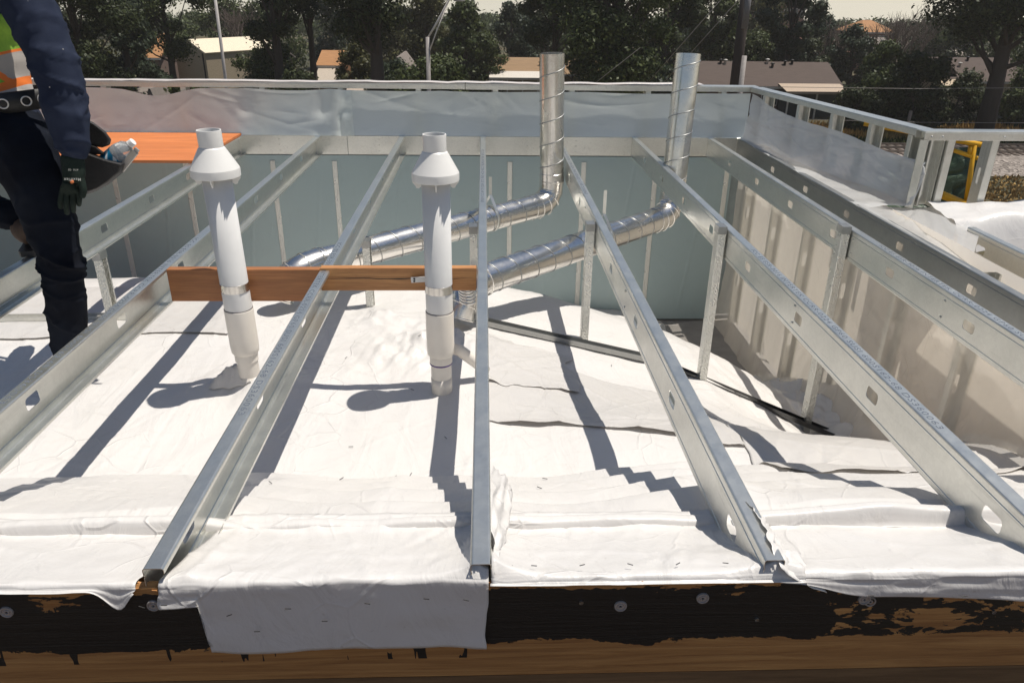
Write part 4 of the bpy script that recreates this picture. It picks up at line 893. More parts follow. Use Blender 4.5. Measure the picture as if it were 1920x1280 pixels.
# ------------------------------------------------------------------ houses
def roofing(name, c): return plain(name, c, .9, var=.12, scale=3, bmp=.25, long=(.4, 1, 3))
RB, RT, RO, RG = roofing('brown_shingle', (.078, .056, .046)), roofing('tan_shingle', (.25, .16, .085)), roofing('orange_shingle', (.34, .17, .07)), roofing('grey_shingle', (.20, .17, .15))
WB, WW, WD, WT = plain('brown_siding', (.17, .12, .10), .8), plain('white_siding', (.62, .56, .48), .7), plain('dark_siding', (.035, .025, .022), .8), plain('beige_siding', (.36, .29, .20), .7)
GLASS = plain('window_glass', (.02, .025, .03), .15); TRIM = plain('white_trim', (.6, .57, .52), .6)
def house(name, lab, xl, xr, y, dep, eave, ridge, wall, roof, cat='house', hip=0., over=.4, gable_front=False, wins=(), group='houses beyond the tracks', vents=0):
    root = thing(name, lab, cat, ((xl+xr)/2, y, GZ), group); z0, ze, zr = GZ, GZ+eave, GZ+ridge
    ym = y+dep/2; xm = (xl+xr)/2
    if gable_front:
        m = MB().add([(xl, y, z0), (xr, y, z0), (xr, y, ze), (xm, y, zr), (xl, y, ze), (xl, y+dep, z0), (xr, y+dep, z0), (xr, y+dep, ze), (xm, y+dep, zr), (xl, y+dep, ze)], [(0, 1, 2, 3, 4), (9, 8, 7, 6, 5), (0, 4, 9, 5), (1, 6, 7, 2)])
        rf = MB()
        for sx, xe in ((-1, xl), (1, xr)):
            sl = (zr-ze)/(xr-xm); rf.add([(xm, y-over, zr+.05), (xm, y+dep+over, zr+.05), (xe+sx*over, y+dep+over, ze-sl*over+.05), (xe+sx*over, y-over, ze-sl*over+.05)], [(0, 1, 2, 3)])
    else:
        m = MB().add([(xl, y, z0), (xr, y, z0), (xr, y+dep, z0), (xl, y+dep, z0), (xl, y, ze), (xr, y, ze), (xr, y+dep, ze), (xl, y+dep, ze), (xl+hip, ym, zr-.08), (xr-hip, ym, zr-.08)], [(0, 1, 5, 4), (2, 3, 7, 6), (1, 2, 6, 9, 5) if not hip else (1, 2, 6, 5), (3, 0, 4, 8, 7) if not hip else (3, 0, 4, 7)])
        rf = MB(); sl = (zr-ze)/(dep/2); a, b = xl-over, xr+over; zo = ze-sl*over
        rf.add([(a, y-over, zo), (b, y-over, zo), (b-hip, ym, zr), (a+hip, ym, zr), (a, y+dep+over, zo), (b, y+dep+over, zo)], [(0, 1, 2, 3), (5, 4, 3, 2)]+([(1, 5, 2), (4, 0, 3)] if hip else []))
    child(m.build('wall', wall), root); ro = rf.build('roof', roof, solid=.14, off=0); child(ro, root)
    if not gable_front: child(MB().box(xl-over, xr+over, y-over-.06, y-over-.01, zo-.16, zo+.02).build('fascia', TRIM if wall is not WD else WD), root)
    for k in range(vents):
        vx = xl+(xr-xl)*(.12+.76*random.random()); vy = ym-dep*.12*random.uniform(.3, 2.5); vz = zr-(ym-vy)*(zr-ze)/(dep/2)
        child(MB().lathe([(.12, -.2), (.12, .35), (.2, .36), (.2, .46), (.001, .5)], 8, Matrix.Translation((vx, vy, vz))).build('roof_vent', random.choice([TRIM, BLACK])), root)
    for (wx, wz, ww, wh) in wins:
        f = MB().box(wx-ww/2-.08, wx+ww/2+.08, y-.06, y+.02, z0+wz-wh/2-.08, z0+wz+wh/2+.08).build('window', TRIM); child(f, root)
        p = MB().box(wx-ww/2, wx-.03, y-.075, y-.06, z0+wz-wh/2, z0+wz+wh/2).box(wx+.03, wx+ww/2, y-.075, y-.06, z0+wz-wh/2, z0+wz+wh/2).build('pane', GLASS); p.parent = f
    return root
def awning(root, xl, xr, y, z, dep, mat, posts=3):
    a = MB().add([(xl, y, z), (xr, y, z), (xr, y-dep, z-.45), (xl, y-dep, z-.45)], [(0, 1, 2, 3)]).box(xl, xr, y-dep-.05, y-dep, z-.62, z-.43).build('awning', mat, solid=.06); child(a, root)
    for k in range(posts):
        x = xl+.3+(xr-xl-.6)*k/(posts-1); child(MB().box(x-.06, x+.06, y-dep+.1, y-dep+.22, GZ, z-.55).build('awning_post', TRIM), root)
X_ = lambda px, Y: at(px, 130, y=Y).x
h1 = house('house', 'long low house with brown shingle roof right of the utility pole', X_(1296, 72), X_(1586, 72), 73, 8, 2.75, 4.4, WB, RB, wins=((X_(1450, 73), 1.5, 1.4, 1.1),), vents=6)
awning(h1, X_(1470, 72), X_(1588, 72), 72.9, GZ+2.85, 2.4, plain('tan_awning', (.40, .31, .23), .6))
child(MB().box(X_(1474, 72), X_(1586, 72), 72.2, 72.9, GZ, GZ+2.1).build('porch_shade', plain('porch_shade_dark', (.05, .06, .065), .6)), h1)  # dark coloured box stands in for the shade under the awning
h2 = house('house', 'brown roofed house behind the big right-hand trunk', X_(1762, 80), X_(1990, 80), 80, 8.5, 2.7, 4.5, WT, RB, vents=5)
awning(h2, X_(1770, 79), X_(1822, 79), 79.9, GZ+2.7, 1.6, plain('tan_awning_light', (.42, .33, .22), .6), 2)
hp = MB(); xg = X_(1772, 80); hp.add([(xg-1.8, 80.4, GZ+3.2), (xg+1.8, 80.4, GZ+3.2), (xg, 80.4, GZ+4.6), (xg, 84, GZ+4.6), (xg-1.8, 84, GZ+3.2), (xg+1.8, 84, GZ+3.2)], [(0, 1, 2), (0, 2, 3, 4), (1, 5, 3, 2)]); child(hp.build('cross_gable', RB), h2)
house('house', 'pale roofed house in the distance left of the big crown', X_(1790, 112), X_(1840, 112), 112, 9, 3.2, 5.4, WB, plain('pale_roof', (.42, .36, .30), .8), over=.5)
house('house', 'distant house with hipped orange roof and brick walls', X_(1598, 150), X_(1664, 150), 150, 10, 4.6, 6.4, plain('red_brick_far', (.20, .085, .05), .9), RO, hip=3.0, wins=((X_(1640, 150), 3.6, 2.4, .5),))
house('house', 'distant reddish house below the orange hipped roof', X_(1612, 122), X_(1668, 122), 122, 9, 2.6, 4.6, plain('red_siding', (.24, .13, .09), .9), RG, wins=((X_(1655, 122), 4.2, 2.2, .3),))
house('house', 'low red building behind the first bare tree', X_(1510, 118), X_(1585, 118), 118, 8, 3.0, 4.6, plain('red_wall', (.17, .075, .05), .9), plain('red_roof', (.20, .10, .07), .9))
h3 = house('house', 'tan roofed house left of the left upright duct', X_(915, 84), X_(1120, 84), 84, 9, 2.6, 3.75, WT, RT, wins=((X_(930, 84), 1.5, 1.2, 1.0),), vents=4)
awning(h3, X_(917, 84), X_(1012, 84), 83.9, GZ+2.75, 2.2, plain('white_awning', (.60, .55, .48), .5), 4)
child(MB().box(X_(885, 85), X_(912, 85), 85, 90, GZ, GZ+2.9).build('side_wing', plain('tan_wall_wing', (.38, .27, .15), .8)), h3)
sh_ = house('metal_shed', 'pale metal shed with gabled end and light tin roof', X_(312, 90), X_(396, 90), 90, 10, 3.9, 5.1, WT, plain('tin_roof', (.72, .62, .46), .45), cat='shed', gable_front=True, over=.15); sh_.rotation_euler = (0, 0, rad(-32)); sh_.location.x += .4
xs_ = X_(396, 90); child(MB().box(xs_-.08, xs_+.08, 89.92, 89.99, GZ, GZ+3.85).build('corner_trim', BLACK), sh_)
house('house', 'dark gabled house with one small white window', X_(432, 112), X_(490, 112), 112, 10, 3.8, 6.0, WD, plain('dark_roof', (.06, .04, .035), .9), gable_front=True, wins=((X_(458, 112), 4.2, .9, 1.1),))
house('house', 'shadowed house with a low brown porch right of the metal shed', X_(458, 98), X_(520, 98), 98, 8, 2.4, 3.4, plain('dim_brown_wall', (.10, .065, .045), .9), RG)
house('playhouse', 'little white gabled playhouse by the orange fence', X_(266, 62), X_(282, 62), 62, 4, 2.0, 3.1, WW, RG, cat='shed', gable_front=True, over=.1, wins=((X_(274, 62), 1.7, .35, .6),))
house('shed', 'low grey roofed shed left of the white playhouse', X_(228, 63.5), X_(268, 63.5), 64.5, 5, 1.9, 2.9, plain('grey_shed', (.16, .14, .13), .8), RG, cat='shed')
house('house', 'house with orange brown roof glimpsed between dark trees', X_(248, 88), X_(300, 88), 88, 8, 3.6, 5.6, WB, RO)
h4 = house('house', 'small brown house with tan roof framed by dark trees', X_(597, 80), X_(636, 80), 80, 7, 3.5, 4.6, plain('orange_brown_wall', (.22, .10, .04), .8), RO, over=.2)
child(MB().add([(X_(594, 79), 79.8, GZ+3.2), (X_(637, 79), 79.8, GZ+3.2), (X_(637, 79), 77.2, GZ+2.2), (X_(594, 79), 77.2, GZ+2.2)], [(0, 1, 2, 3)]).build('porch_roof', plain('beige_metal', (.45, .38, .30), .5), solid=.1), h4)
house('garage', 'pinkish garage with pale gable right of the small brown house', X_(642, 64), X_(720, 64), 65, 5, 1.9, 3.0, plain('pink_wall', (.30, .20, .16), .8), plain('pale_shingle', (.40, .33, .27), .9), cat='garage', over=.25)
house('house', 'house with grey gabled roof left of the street lamp', X_(716, 74), X_(772, 74), 75, 8, 2.8, 4.6, plain('tan_pink_wall', (.28, .20, .15), .8), RG, gable_front=True)
tb_ = house('brick_tower', 'tall reddish brick building far behind the utility pole', X_(1425, 190), X_(1492, 190), 190, 14, 15, 15.4, plain('brick_far', (.21, .10, .065), .9), plain('flat_roof', (.2, .15, .12), .9), cat='building', wins=[(X_(px, 190), z, 1.3, 1.6) for px in (1432, 1446, 1460, 1474, 1487) for z in (7, 10, 13)])
# orange fence, carport bits
fe = thing('board_fence', 'orange wooden fence below the white playhouse', 'fence', (X_(258, 59), 59, GZ)); fm = MB(); xa, xb = X_(236, 59), X_(279, 59)
for k in range(18): fm.box(xa+(xb-xa)*k/18, xa+(xb-xa)*(k+.93)/18, 59, 59.03, GZ, GZ+1.75)
child(fm.build('boards', plain('orange_fence', (.42, .15, .025), .8, scale=3)), fe); child(MB().box(xa, xb, 59.03, 59.1, GZ+1.3, GZ+1.4).box(xa, xb, 59.03, 59.1, GZ+.4, GZ+.5).build('rail', plain('fence_rail', (.3, .12, .03), .8)), fe)
dg = MB(); M = Matrix.Translation((X_(447, 57), 57, GZ)) @ Matrix.Rotation(rad(90), 4, 'X')
dg.lathe([(.0001, 0), (1.25, 0), (1.25, -2.5), (.0001, -2.5)], 14, M, False); tag(dg.build('round_shelter', plain('dark_brown_shelter', (.05, .03, .022), .8)), 'dark round topped shelter below the pole by the metal shed', 'shelter')
# yellow machine left of the tan house
ym_ = thing('yellow_digger', 'yellow machine with tilted roof panel beside the street lamp', 'machine', (X_(893, 60), 60, GZ)); YEL = plain('faded_yellow', (.62, .40, .10), .6)
x0 = X_(893, 60); child(MB().box(x0-.2, x0+1.1, 59.4, 60.6, GZ+2.3, GZ+2.4, Matrix.Translation((x0, 60, GZ+2.3)) @ Matrix.Rotation(rad(22), 4, 'Y') @ Matrix.Translation((-x0, -60, -GZ-2.3))).build('roof_panel', YEL), ym_)
child(MB().box(x0-.6, x0+.8, 59.5, 60.5, GZ+.5, GZ+1.3).tube([(x0-.5, 60, GZ+1.3), (x0-.3, 60, GZ+2.35)], .06).tube([(x0+.7, 60, GZ+1.3), (x0+.8, 60, GZ+2.1)], .06).tube([(x0-.6, 60, GZ+1.2), (x0-1.1, 60, GZ+2.0), (x0-1.7, 60, GZ+1.0)], .12).build('body', plain('digger_yellow', (.45, .28, .06), .6)), ym_)
wm = MB()
for sx in (-.45, .6): wm.lathe([(.001, -.2), (.42, -.2), (.5, -.12), (.5, .12), (.42, .2), (.001, .2)], 20, Matrix.Translation((x0+sx, 59.5, GZ+.5)) @ Matrix.Rotation(rad(90), 4, 'X')).build('wheel', BLACK) if False else None
for sx in (-.45, .6): child(MB().lathe([(.001, -.2), (.42, -.2), (.5, -.12), (.5, .12), (.42, .2), (.001, .2)], 20, Matrix.Translation((x0+sx, 59.5, GZ+.5)) @ Matrix.Rotation(rad(90), 4, 'X')).build('wheel', BLACK), ym_)

# ------------------------------------------------------------------ poles, lamp, wires
POLE = plain('grey_pole', (.30, .27, .25), .6); WOODP = plain('dark_pole_wood', (.045, .032, .026), .85, scale=3, long=(1, 1, .2)); WHITEM = plain('white_metal_arm', (.78, .70, .64), .4)
YL = 46.; lp = at(802, 150, y=YL); lt = at(802, 70, y=YL)
sl = thing('street_lamp', 'street lamp whose bright double arm leans right to its head', 'street lamp', (lp.x, YL, GZ))
child(MB().tube([(lp.x, YL, GZ), (lt.x, YL, lt.z)], [.13, .12], 12).build('pole', POLE), sl)
e = at(842, 0, y=YL); e2 = at(862, -6, y=YL)
child(MB().tube([(lt.x, YL, lt.z-.05), (lt.x+(e.x-lt.x)*.5, YL, lt.z+(e.z-lt.z)*.46), (e.x, YL, e.z), (e2.x, YL, e2.z)], .055, 10).build('arm', WHITEM), sl)
lo_ = at(806, 103, y=YL); child(MB().tube([(lt.x, YL, lo_.z), (lt.x+(e.x-lt.x)*.42, YL, lo_.z+(e.z-lo_.z)*.45), (e.x, YL, e.z)], .035, 8).build('brace', WHITEM), sl)
hd = at(861, 1, y=YL); child(MB().lathe([(.001, .10), (.14, .08), (.22, .0), (.20, -.05), (.001, -.07)], 20, Matrix.Translation(hd) @ Matrix.Diagonal((1.5, 1, 1, 1))).build('lamp_head', POLE), sl)
Y2 = 52.; a = at(422, 150, y=Y2); b = at(406, -20, y=Y2); tag(MB().tube([(a.x, Y2, GZ), (b.x-.15, Y2, b.z+1)], [.11, .09], 10).build('light_pole', WHITEM if False else plain('pale_pole', (.42, .39, .37), .6)), 'plain pale pole standing before the metal shed', 'pole')
Y3 = 50.; a = at(1382, 160, y=Y3); b = at(1396, -20, y=Y3)
up = thing('utility_pole', 'thick dark wooden utility pole at the top right of centre', 'utility pole', (a.x, Y3, GZ))
child(MB().tube([(a.x-.1, Y3, GZ), (b.x+.1, Y3, b.z+3)], [.36, .30], 14).build('pole', WOODP), up)
child(MB().tube([(b.x+.2, Y3-.3, b.z-2.2), (b.x+.2, Y3-.3, b.z+.2)], .20, 12).build('transformer', plain('grey_tank', (.16, .15, .15), .5)), up)
gp = at(1396, 105, y=48); gq = at(1391, 160, y=48); tag(MB().tube([(gq.x, 48, GZ), (gp.x, 48, gp.z)], .15, 10).build('short_pole', POLE), 'short grey pole standing against the utility pole', 'pole')
for k, (p, q, lab) in enumerate((((1215, 155), (1365, -15), 'upper guy wire slanting up left of the utility pole'), ((1245, 155), (1385, 0), 'lower guy wire slanting up to the utility pole'), ((1060, 200), (1200, 90), 'thin wire slanting through the spreading tree'))):
    A = at(*p, y=56); B = at(*q, y=50.5); tag(MB().tube([A, B], .022, 5).build('wire', plain('wire_%d' % k, (.30, .27, .24), .5)), lab, 'wire', 'overhead wires')
for k, (y0, y1, lab) in enumerate(((163, 164, 'level wire above the dark shrubs'), (222, 231, 'lowest level wire, in front of the dry grass'))):
    A = at(1440, y0, y=58); B = at(2000, y1, y=57); tag(MB().tube([A, (A+B)/2-Vector((0, 0, .12)), B], .02, 5).build('wire', plain('wire_l%d' % k, (.28, .25, .22), .5)), lab, 'wire', 'overhead wires')
fp = at(1708, 208, y=62); tag(MB().tube([(fp.x, 62, GZ), (fp.x, 62, fp.z)], .13, 10).build('wooden_post', plain('weathered_post', (.30, .22, .17), .9)), 'stubby weathered post at the edge of the dry grass', 'post')
vp = thing('white_car', 'small white car parked between the red house and shrubs', 'car', (X_(1632, 90), 90, GZ)); xx = X_(1632, 90)
child(MB().box(xx-2.1, xx+2.1, 89.2, 90.8, GZ+.35, GZ+.95).build('body', plain('car_white', (.7, .67, .62), .3), bevel=.15), vp)
child(MB().add([(xx-1.4, 89.25, GZ+.95), (xx+1.3, 89.25, GZ+.95), (xx+.7, 89.4, GZ+1.5), (xx-.9, 89.4, GZ+1.5), (xx-1.4, 90.75, GZ+.95), (xx+1.3, 90.75, GZ+.95), (xx+.7, 90.6, GZ+1.5), (xx-.9, 90.6, GZ+1.5)], [(0, 1, 2, 3), (5, 4, 7, 6), (1, 5, 6, 2), (4, 0, 3, 7), (3, 2, 6, 7)]).build('cabin', GLASS), vp)
for sx in (-1.3, 1.3): child(MB().lathe([(.001, -.1), (.33, -.1), (.33, .1), (.001, .1)], 18, Matrix.Translation((xx+sx, 89.25, GZ+.33)) @ Matrix.Rotation(rad(90), 4, 'X')).build('wheel', BLACK), vp)

# ------------------------------------------------------------------ yellow lift with green tarp beyond the corner
YLW = plain('lift_yellow', (.72, .38, .015), .4)
lf = thing('lift_cage', 'yellow railed lift cage behind the corner of the right parapet', 'lift', (2.95, 5.0, -1.0))
yl = 5.0
def P5(px, py, y=yl): return at(px, py, y=y)
def bar(pts, r): return MB().tube(pts, r, 12)
child(bar([P5(1786, 262), P5(1842, 272)], .018).build('top_rail', YLW), lf)
child(bar([P5(1785, 281), P5(1836, 298)], .014).build('middle_rail', YLW), lf)
child(bar([P5(1829, 266), P5(1808, 400)], .016).build('corner_post', YLW), lf)
child(bar([P5(1820, 273), P5(1817, 290)], .014).build('short_link', YLW), lf)
child(bar([P5(1760, 363), P5(1812, 384)], .026).build('low_bar', YLW), lf)
child(bar([P5(1620, 232, 5.3), P5(1786, 262)], .016).build('side_rail', YLW), lf)
child(bar([P5(1808, 400), P5(1808, 400)+Vector((0, 0, -1.5))], .024).build('mast', YLW), lf)
u, v_ = np.meshgrid(np.linspace(0, 1, 90), np.linspace(0, 1, 60))
A0, A1, B0, B1 = P5(1600, 275, 5.6), P5(1700, 242, 5.6), P5(1600, 470, 5.3), P5(1850, 470, 5.1)
A1 = P5(1842, 268, 5.3)
tp = (np.array(A0)[None, None]*(1-u[..., None])+np.array(A1)*u[..., None])*(1-v_[..., None])+(np.array(B0)[None, None]*(1-u[..., None])+np.array(B1)*u[..., None])*v_[..., None]
tp[..., 1] += .06*ridge(u*5+v_*2, v_*3, 931)+.03*ridge(u*11, v_*7, 933); tp[..., 2] -= .10*np.sin(u*math.pi)*(1-v_)
def tarp_mat():
    m, t, b, o = new_mat('green_tarp'); v = coords(t); t.links.new(ramp(t, noise(t, v, 9, 5), (.3, (.028, .05, .028)), (.7, (.075, .115, .07))), b.inputs['Base Color'])
    b.inputs['Roughness'].default_value = .4; bump(t, b, noise(t, v, 16, 4, .6, 1.), .5, .03); return m
tag(MB().grid(tp).build('green_tarp', tarp_mat()), 'crumpled dark green tarp hung on the yellow lift', 'tarp')

# ------------------------------------------------------------------ worker
YP = 2.80
DY = .23
def wp(px, py, y=YP): return at(px, py, y=y+DY)
J = {}
def add(n, p, r, par=None): J[n] = (Vector(p), r*1.07, par)
pel = wp(-30, 262, 2.95)
add('pelvis', pel, .135); add('waist', wp(-38, 175, 2.93), .135, 'pelvis'); add('chest', wp(-62, 70, 2.95), .165, 'waist'); add('neckbase', wp(-95, -45, 2.98), .10, 'chest')
add('neck', wp(-108, -95, 2.98), .058, 'neckbase'); add('skull', wp(-125, -150, 2.97), .088, 'neck'); add('crownhead', wp(-132, -190, 2.96), .072, 'skull')
add('sh_r', wp(30, -40, 2.82), .098, 'neckbase'); add('ua_r', wp(78, 62, 2.78), .088, 'sh_r'); add('el_r', wp(116, 152, 2.76), .080, 'ua_r'); add('fa_r', wp(130, 222, 2.74), .072, 'el_r'); add('cuff_r', wp(136, 282, 2.72), .054, 'fa_r'); add('wr_r', wp(136, 300, 2.72), .036, 'cuff_r')
add('sh_l', wp(-225, -20, 3.1), .095, 'neckbase'); add('el_l', wp(-270, 130, 3.0), .072, 'sh_l'); add('wr_l', wp(-220, 250, 2.9), .05, 'el_l')
add('hip_r', wp(52, 292, 2.84), .125, 'pelvis'); add('th_r', wp(84, 385, 2.80), .108, 'hip_r'); add('kn_r', wp(112, 480, 2.77), .080, 'th_r'); add('kn2_r', wp(116, 503, 2.76), .078, 'kn_r'); add('ca_r', wp(125, 575, 2.77), .080, 'kn2_r')
hem = wp(130, 652, 2.78); add('hem_r', hem, .070, 'ca_r'); add('an_r', (hem.x-.01, hem.y+.02, -.47), .050, 'hem_r')
add('hip_l', wp(-95, 285, 3.05), .125, 'pelvis'); add('kn_l', wp(-40, 392, 3.05), .080, 'hip_l'); add('an_l', wp(46, 408, 3.0), .060, 'kn_l')
names = list(J); me = bpy.data.meshes.new('body'); me.from_pydata([J[n][0] for n in names], [(names.index(J[n][2]), names.index(n)) for n in names if J[n][2]], []); me.update()
tmp = bpy.data.objects.new('tmp', me); COL.objects.link(tmp); tmp.modifiers.new('s', 'SKIN')
for i, n in enumerate(names): sv = me.skin_vertices[0].data[i]; sv.radius = (J[n][1], J[n][1]); sv.use_root = (i == 0)
for i, n in enumerate(names):
    if n == 'chest': me.skin_vertices[0].data[i].radius = (.20, .14)
    if n == 'waist': me.skin_vertices[0].data[i].radius = (.178, .13)
ss = tmp.modifiers.new('d', 'SUBSURF'); ss.levels = 4; ss.render_levels = 4
bpy.context.view_layer.update()
bme = bpy.data.meshes.new_from_object(tmp.evaluated_get(bpy.context.evaluated_depsgraph_get())); bpy.data.objects.remove(tmp)
nv = len(bme.vertices); co = np.zeros(nv*3); bme.vertices.foreach_get('co', co); co = co.reshape(-1, 3); no = np.zeros(nv*3); bme.vertex_normals.foreach_get('vector', no); no = no.reshape(-1, 3)
# cloth folds
fold = .010*ridge(co[:, 0]*7+co[:, 2]*5, co[:, 2]*9-co[:, 0]*4+co[:, 1]*6, 961)+.005*ridge(co[:, 0]*13, co[:, 2]*17, 963)+.0015*vnoise(co[:, 0]*30, co[:, 2]*30, 967)
for n, am in (('kn_r', .018), ('kn2_r', .010), ('el_r', .018), ('fa_r', .010), ('hem_r', .010)):
    d = np.linalg.norm(co-np.array(J[n][0]), axis=1); fold += am*np.exp(-(d/.12)**2)*ridge(co[:, 2]*13+co[:, 0]*6, co[:, 1]*4+co[:, 0]*3, 965)
hd_ = np.linalg.norm(co-np.array(J['skull'][0]), axis=1) < .17
fold[hd_] = 0
co2 = co+no*(fold-.004)[:, None]; bme.vertices.foreach_set('co', co2.ravel()); bme.update()
def cloth(name, lo, hi, sc=300, rough=.9):
    m, t, b, o = new_mat(name); v = coords(t)
    c = mixc(t, .5, ramp(t, noise(t, v, 7, 5), (.3, lo), (.7, hi)), ramp(t, noise(t, v, sc, 2), (.3, .6), (.7, 1.25)), 'MULTIPLY')
    t.links.new(c, b.inputs['Base Color']); b.inputs['Roughness'].default_value = rough; b.inputs['Specular IOR Level'].default_value = .15
    bump(t, b, noise(t, v, sc, 2), .25, .002); return m
def sleeve_mat():
    m, t, b, o = new_mat('navy_shirt'); v = coords(t); vo = nd(t, 'ShaderNodeTexVoronoi'); vo.inputs['Scale'].default_value = 17; t.links.new(v, vo.inputs['Vector'])
    c = ramp(t, noise(t, v, 9, 5), (.3, (.012, .017, .035)), (.7, (.028, .036, .062)))
    c = mixc(t, ramp(t, vo.outputs['Distance'], (.035, 1.), (.05, 0.)), c, (.55, .52, .48)); t.links.new(c, b.inputs['Base Color'])
    b.inputs['Roughness'].default_value = .9; b.inputs['Specular IOR Level'].default_value = .15; bump(t, b, noise(t, v, 260, 2), .3, .002); return m
SLV, JEAN, SKIN = sleeve_mat(), cloth('dark_denim', (.004, .005, .009), (.009, .012, .020)), plain('skin', (.42, .25, .18), .5, bmp=.03)
bme.materials.clear()
for m in (SLV, JEAN, SKIN): bme.materials.append(m)
segs = [(n, J[n][0], J[J[n][2]][0]) for n in names if J[n][2]]; cen = np.array([p.center for p in bme.polygons]); best = np.full(len(cen), 9.); lab_ = np.zeros(len(cen), int)
for i, (n, a, b) in enumerate(segs):
    a, b = np.array(a), np.array(b); ab = b-a; t_ = np.clip(((cen-a)@ab)/(ab@ab), 0, 1); d = np.linalg.norm(cen-(a+t_[:, None]*ab), axis=1)-.6*J[n][1]
    k = d < best; best[k] = d[k]; lab_[k] = i
zone = np.array([2 if segs[i][0] in ('neck', 'skull', 'crownhead') else 0 if segs[i][0] == 'wr_r' else 1 if segs[i][0].split('_')[0] in ('hip', 'th', 'kn', 'kn2', 'ca', 'hem', 'an') else 0 for i in lab_])
wz = J['pelvis'][0].z+.10; zone[(zone == 0) & (cen[:, 2] < wz) & (cen[:, 0] < J['hip_r'][0].x+.09) & np.isin(lab_, [i for i, s_ in enumerate(segs) if s_[0] in ('waist', 'chest')])] = 1
bme.polygons.foreach_set('material_index', zone.astype(np.int32)); bme.polygons.foreach_set('use_smooth', np.ones(len(cen), bool)); bme.update()
pr = bpy.data.objects.new('person', bme); COL.objects.link(pr)
tag(pr, 'worker in navy sleeves, bright safety vest and dark jeans stepping over the joists', 'person')
# vest
tor = [i for i, s_ in enumerate(segs) if s_[0] in ('waist', 'chest', 'neckbase')]
def shell(name, sel, off, mat, parent=pr):
    vi = {}; vs = []; fs = []; cc = np.zeros(nv*3); bme.vertices.foreach_get('co', cc); cc = cc.reshape(-1, 3); nn = np.zeros(nv*3); bme.vertex_normals.foreach_get('vector', nn); nn = nn.reshape(-1, 3)
    for p in bme.polygons:
        if sel[p.index]:
            f = []
            for v in p.vertices:
                if v not in vi: vi[v] = len(vs); vs.append(cc[v]+nn[v]*off)
                f.append(vi[v])
            fs.append(f)
    return MB().add(vs, fs, True).build(name, mat, parent, solid=.003)
def vest_mat():
    m, t, b, o = new_mat('safety_vest'); sep = nd(t, 'ShaderNodeSeparateXYZ'); t.links.new(coords(t), sep.inputs[0]); x, z = sep.outputs[0], sep.outputs[2]
    zz = math_(t, 'SUBTRACT', z, math_(t, 'MULTIPLY', math_(t, 'SUBTRACT', x, float(J['waist'][0].x)), .42))
    zb_ = float(wp(40, 168).z)-(float(wp(40, 168).x)-float(J['waist'][0].x))*.42
    xs2 = math_(t, 'ADD', x, math_(t, 'MULTIPLY', math_(t, 'SUBTRACT', z, zb_), .55))
    d = math_(t, 'ABSOLUTE', math_(t, 'SUBTRACT', zz, zb_+.045)); xd = math_(t, 'ABSOLUTE', math_(t, 'SUBTRACT', xs2, float(wp(20, 160).x)+.05))
    hem_ = math_(t, 'LESS_THAN', zz, zb_+.030); up_ = math_(t, 'LESS_THAN', zz, zb_+.165)
    orange = math_(t, 'MAXIMUM', math_(t, 'LESS_THAN', d, .016), math_(t, 'MULTIPLY', math_(t, 'LESS_THAN', xd, .050), up_)); grey = math_(t, 'MULTIPLY', math_(t, 'MULTIPLY', math_(t, 'LESS_THAN', xd, .034), math_(t, 'GREATER_THAN', zz, zb_+.062)), math_(t, 'LESS_THAN', zz, zb_+.155))
    n_ = noise(t, coords(t), 30, 3); gr = ramp(t, n_, (.3, (.20, .40, .03)), (.7, (.30, .52, .05)))
    c = mixc(t, orange, gr, (.85, .20, .03)); c = mixc(t, grey, c, (.42, .38, .34)); c = mixc(t, hem_, c, (.50, .46, .42))
    t.links.new(c, b.inputs['Base Color']); b.inputs['Roughness'].default_value = .7; return m
zcut = (cen[:, 2]-(cen[:, 0]-J['waist'][0].x)*.42) > (wp(40, 185).z-(wp(40, 185).x-J['waist'][0].x)*.42)
shell('vest', np.isin(lab_, tor) & zcut, .014, vest_mat())
# belt
wa = J['waist'][0]; pe = J['pelvis'][0]; hb = wp(60, 203, 2.84)
bl = MB(); rings = []
N = 60; ctr = Vector((pe.x-.02, pe.y+.02, hb.z)); rx, ry = hb.x-ctr.x+.03, .19
P = np.zeros((4, N+1, 3))
for k in range(N+1):
    a = 2*math.pi*k/N
    for q, (dr, dz) in enumerate(((0, -.036), (.008, -.034), (.008, .034), (0, .036))):
        P[q, k] = (ctr.x+math.cos(a)*(rx+dr), ctr.y+math.sin(a)*(ry+dr), ctr.z+dz+.03*math.cos(a))
bo = bl.grid(P).build('belt', BLACK, pr, solid=.004)
for k, a in enumerate((-.38, -.62, -.9, -1.15)):
    c = Vector((ctr.x+math.cos(a)*(rx+.012), ctr.y+math.sin(a)*(ry+.012), ctr.z+.03*math.cos(a))); nrm = Vector((math.cos(a)/rx, math.sin(a)/ry, 0)).normalized()
    pts = [c+(nrm.cross(Vector((0, 0, 1)))*math.cos(t_)+Vector((0, 0, 1))*math.sin(t_))*.017 for t_ in [2*math.pi*q/20 for q in range(21)]]
    MB().tube(pts, .0028, 8, caps=False).build('belt_ring', plain('bright_ring', (.75, .72, .68), .3, metal=.6), bo)
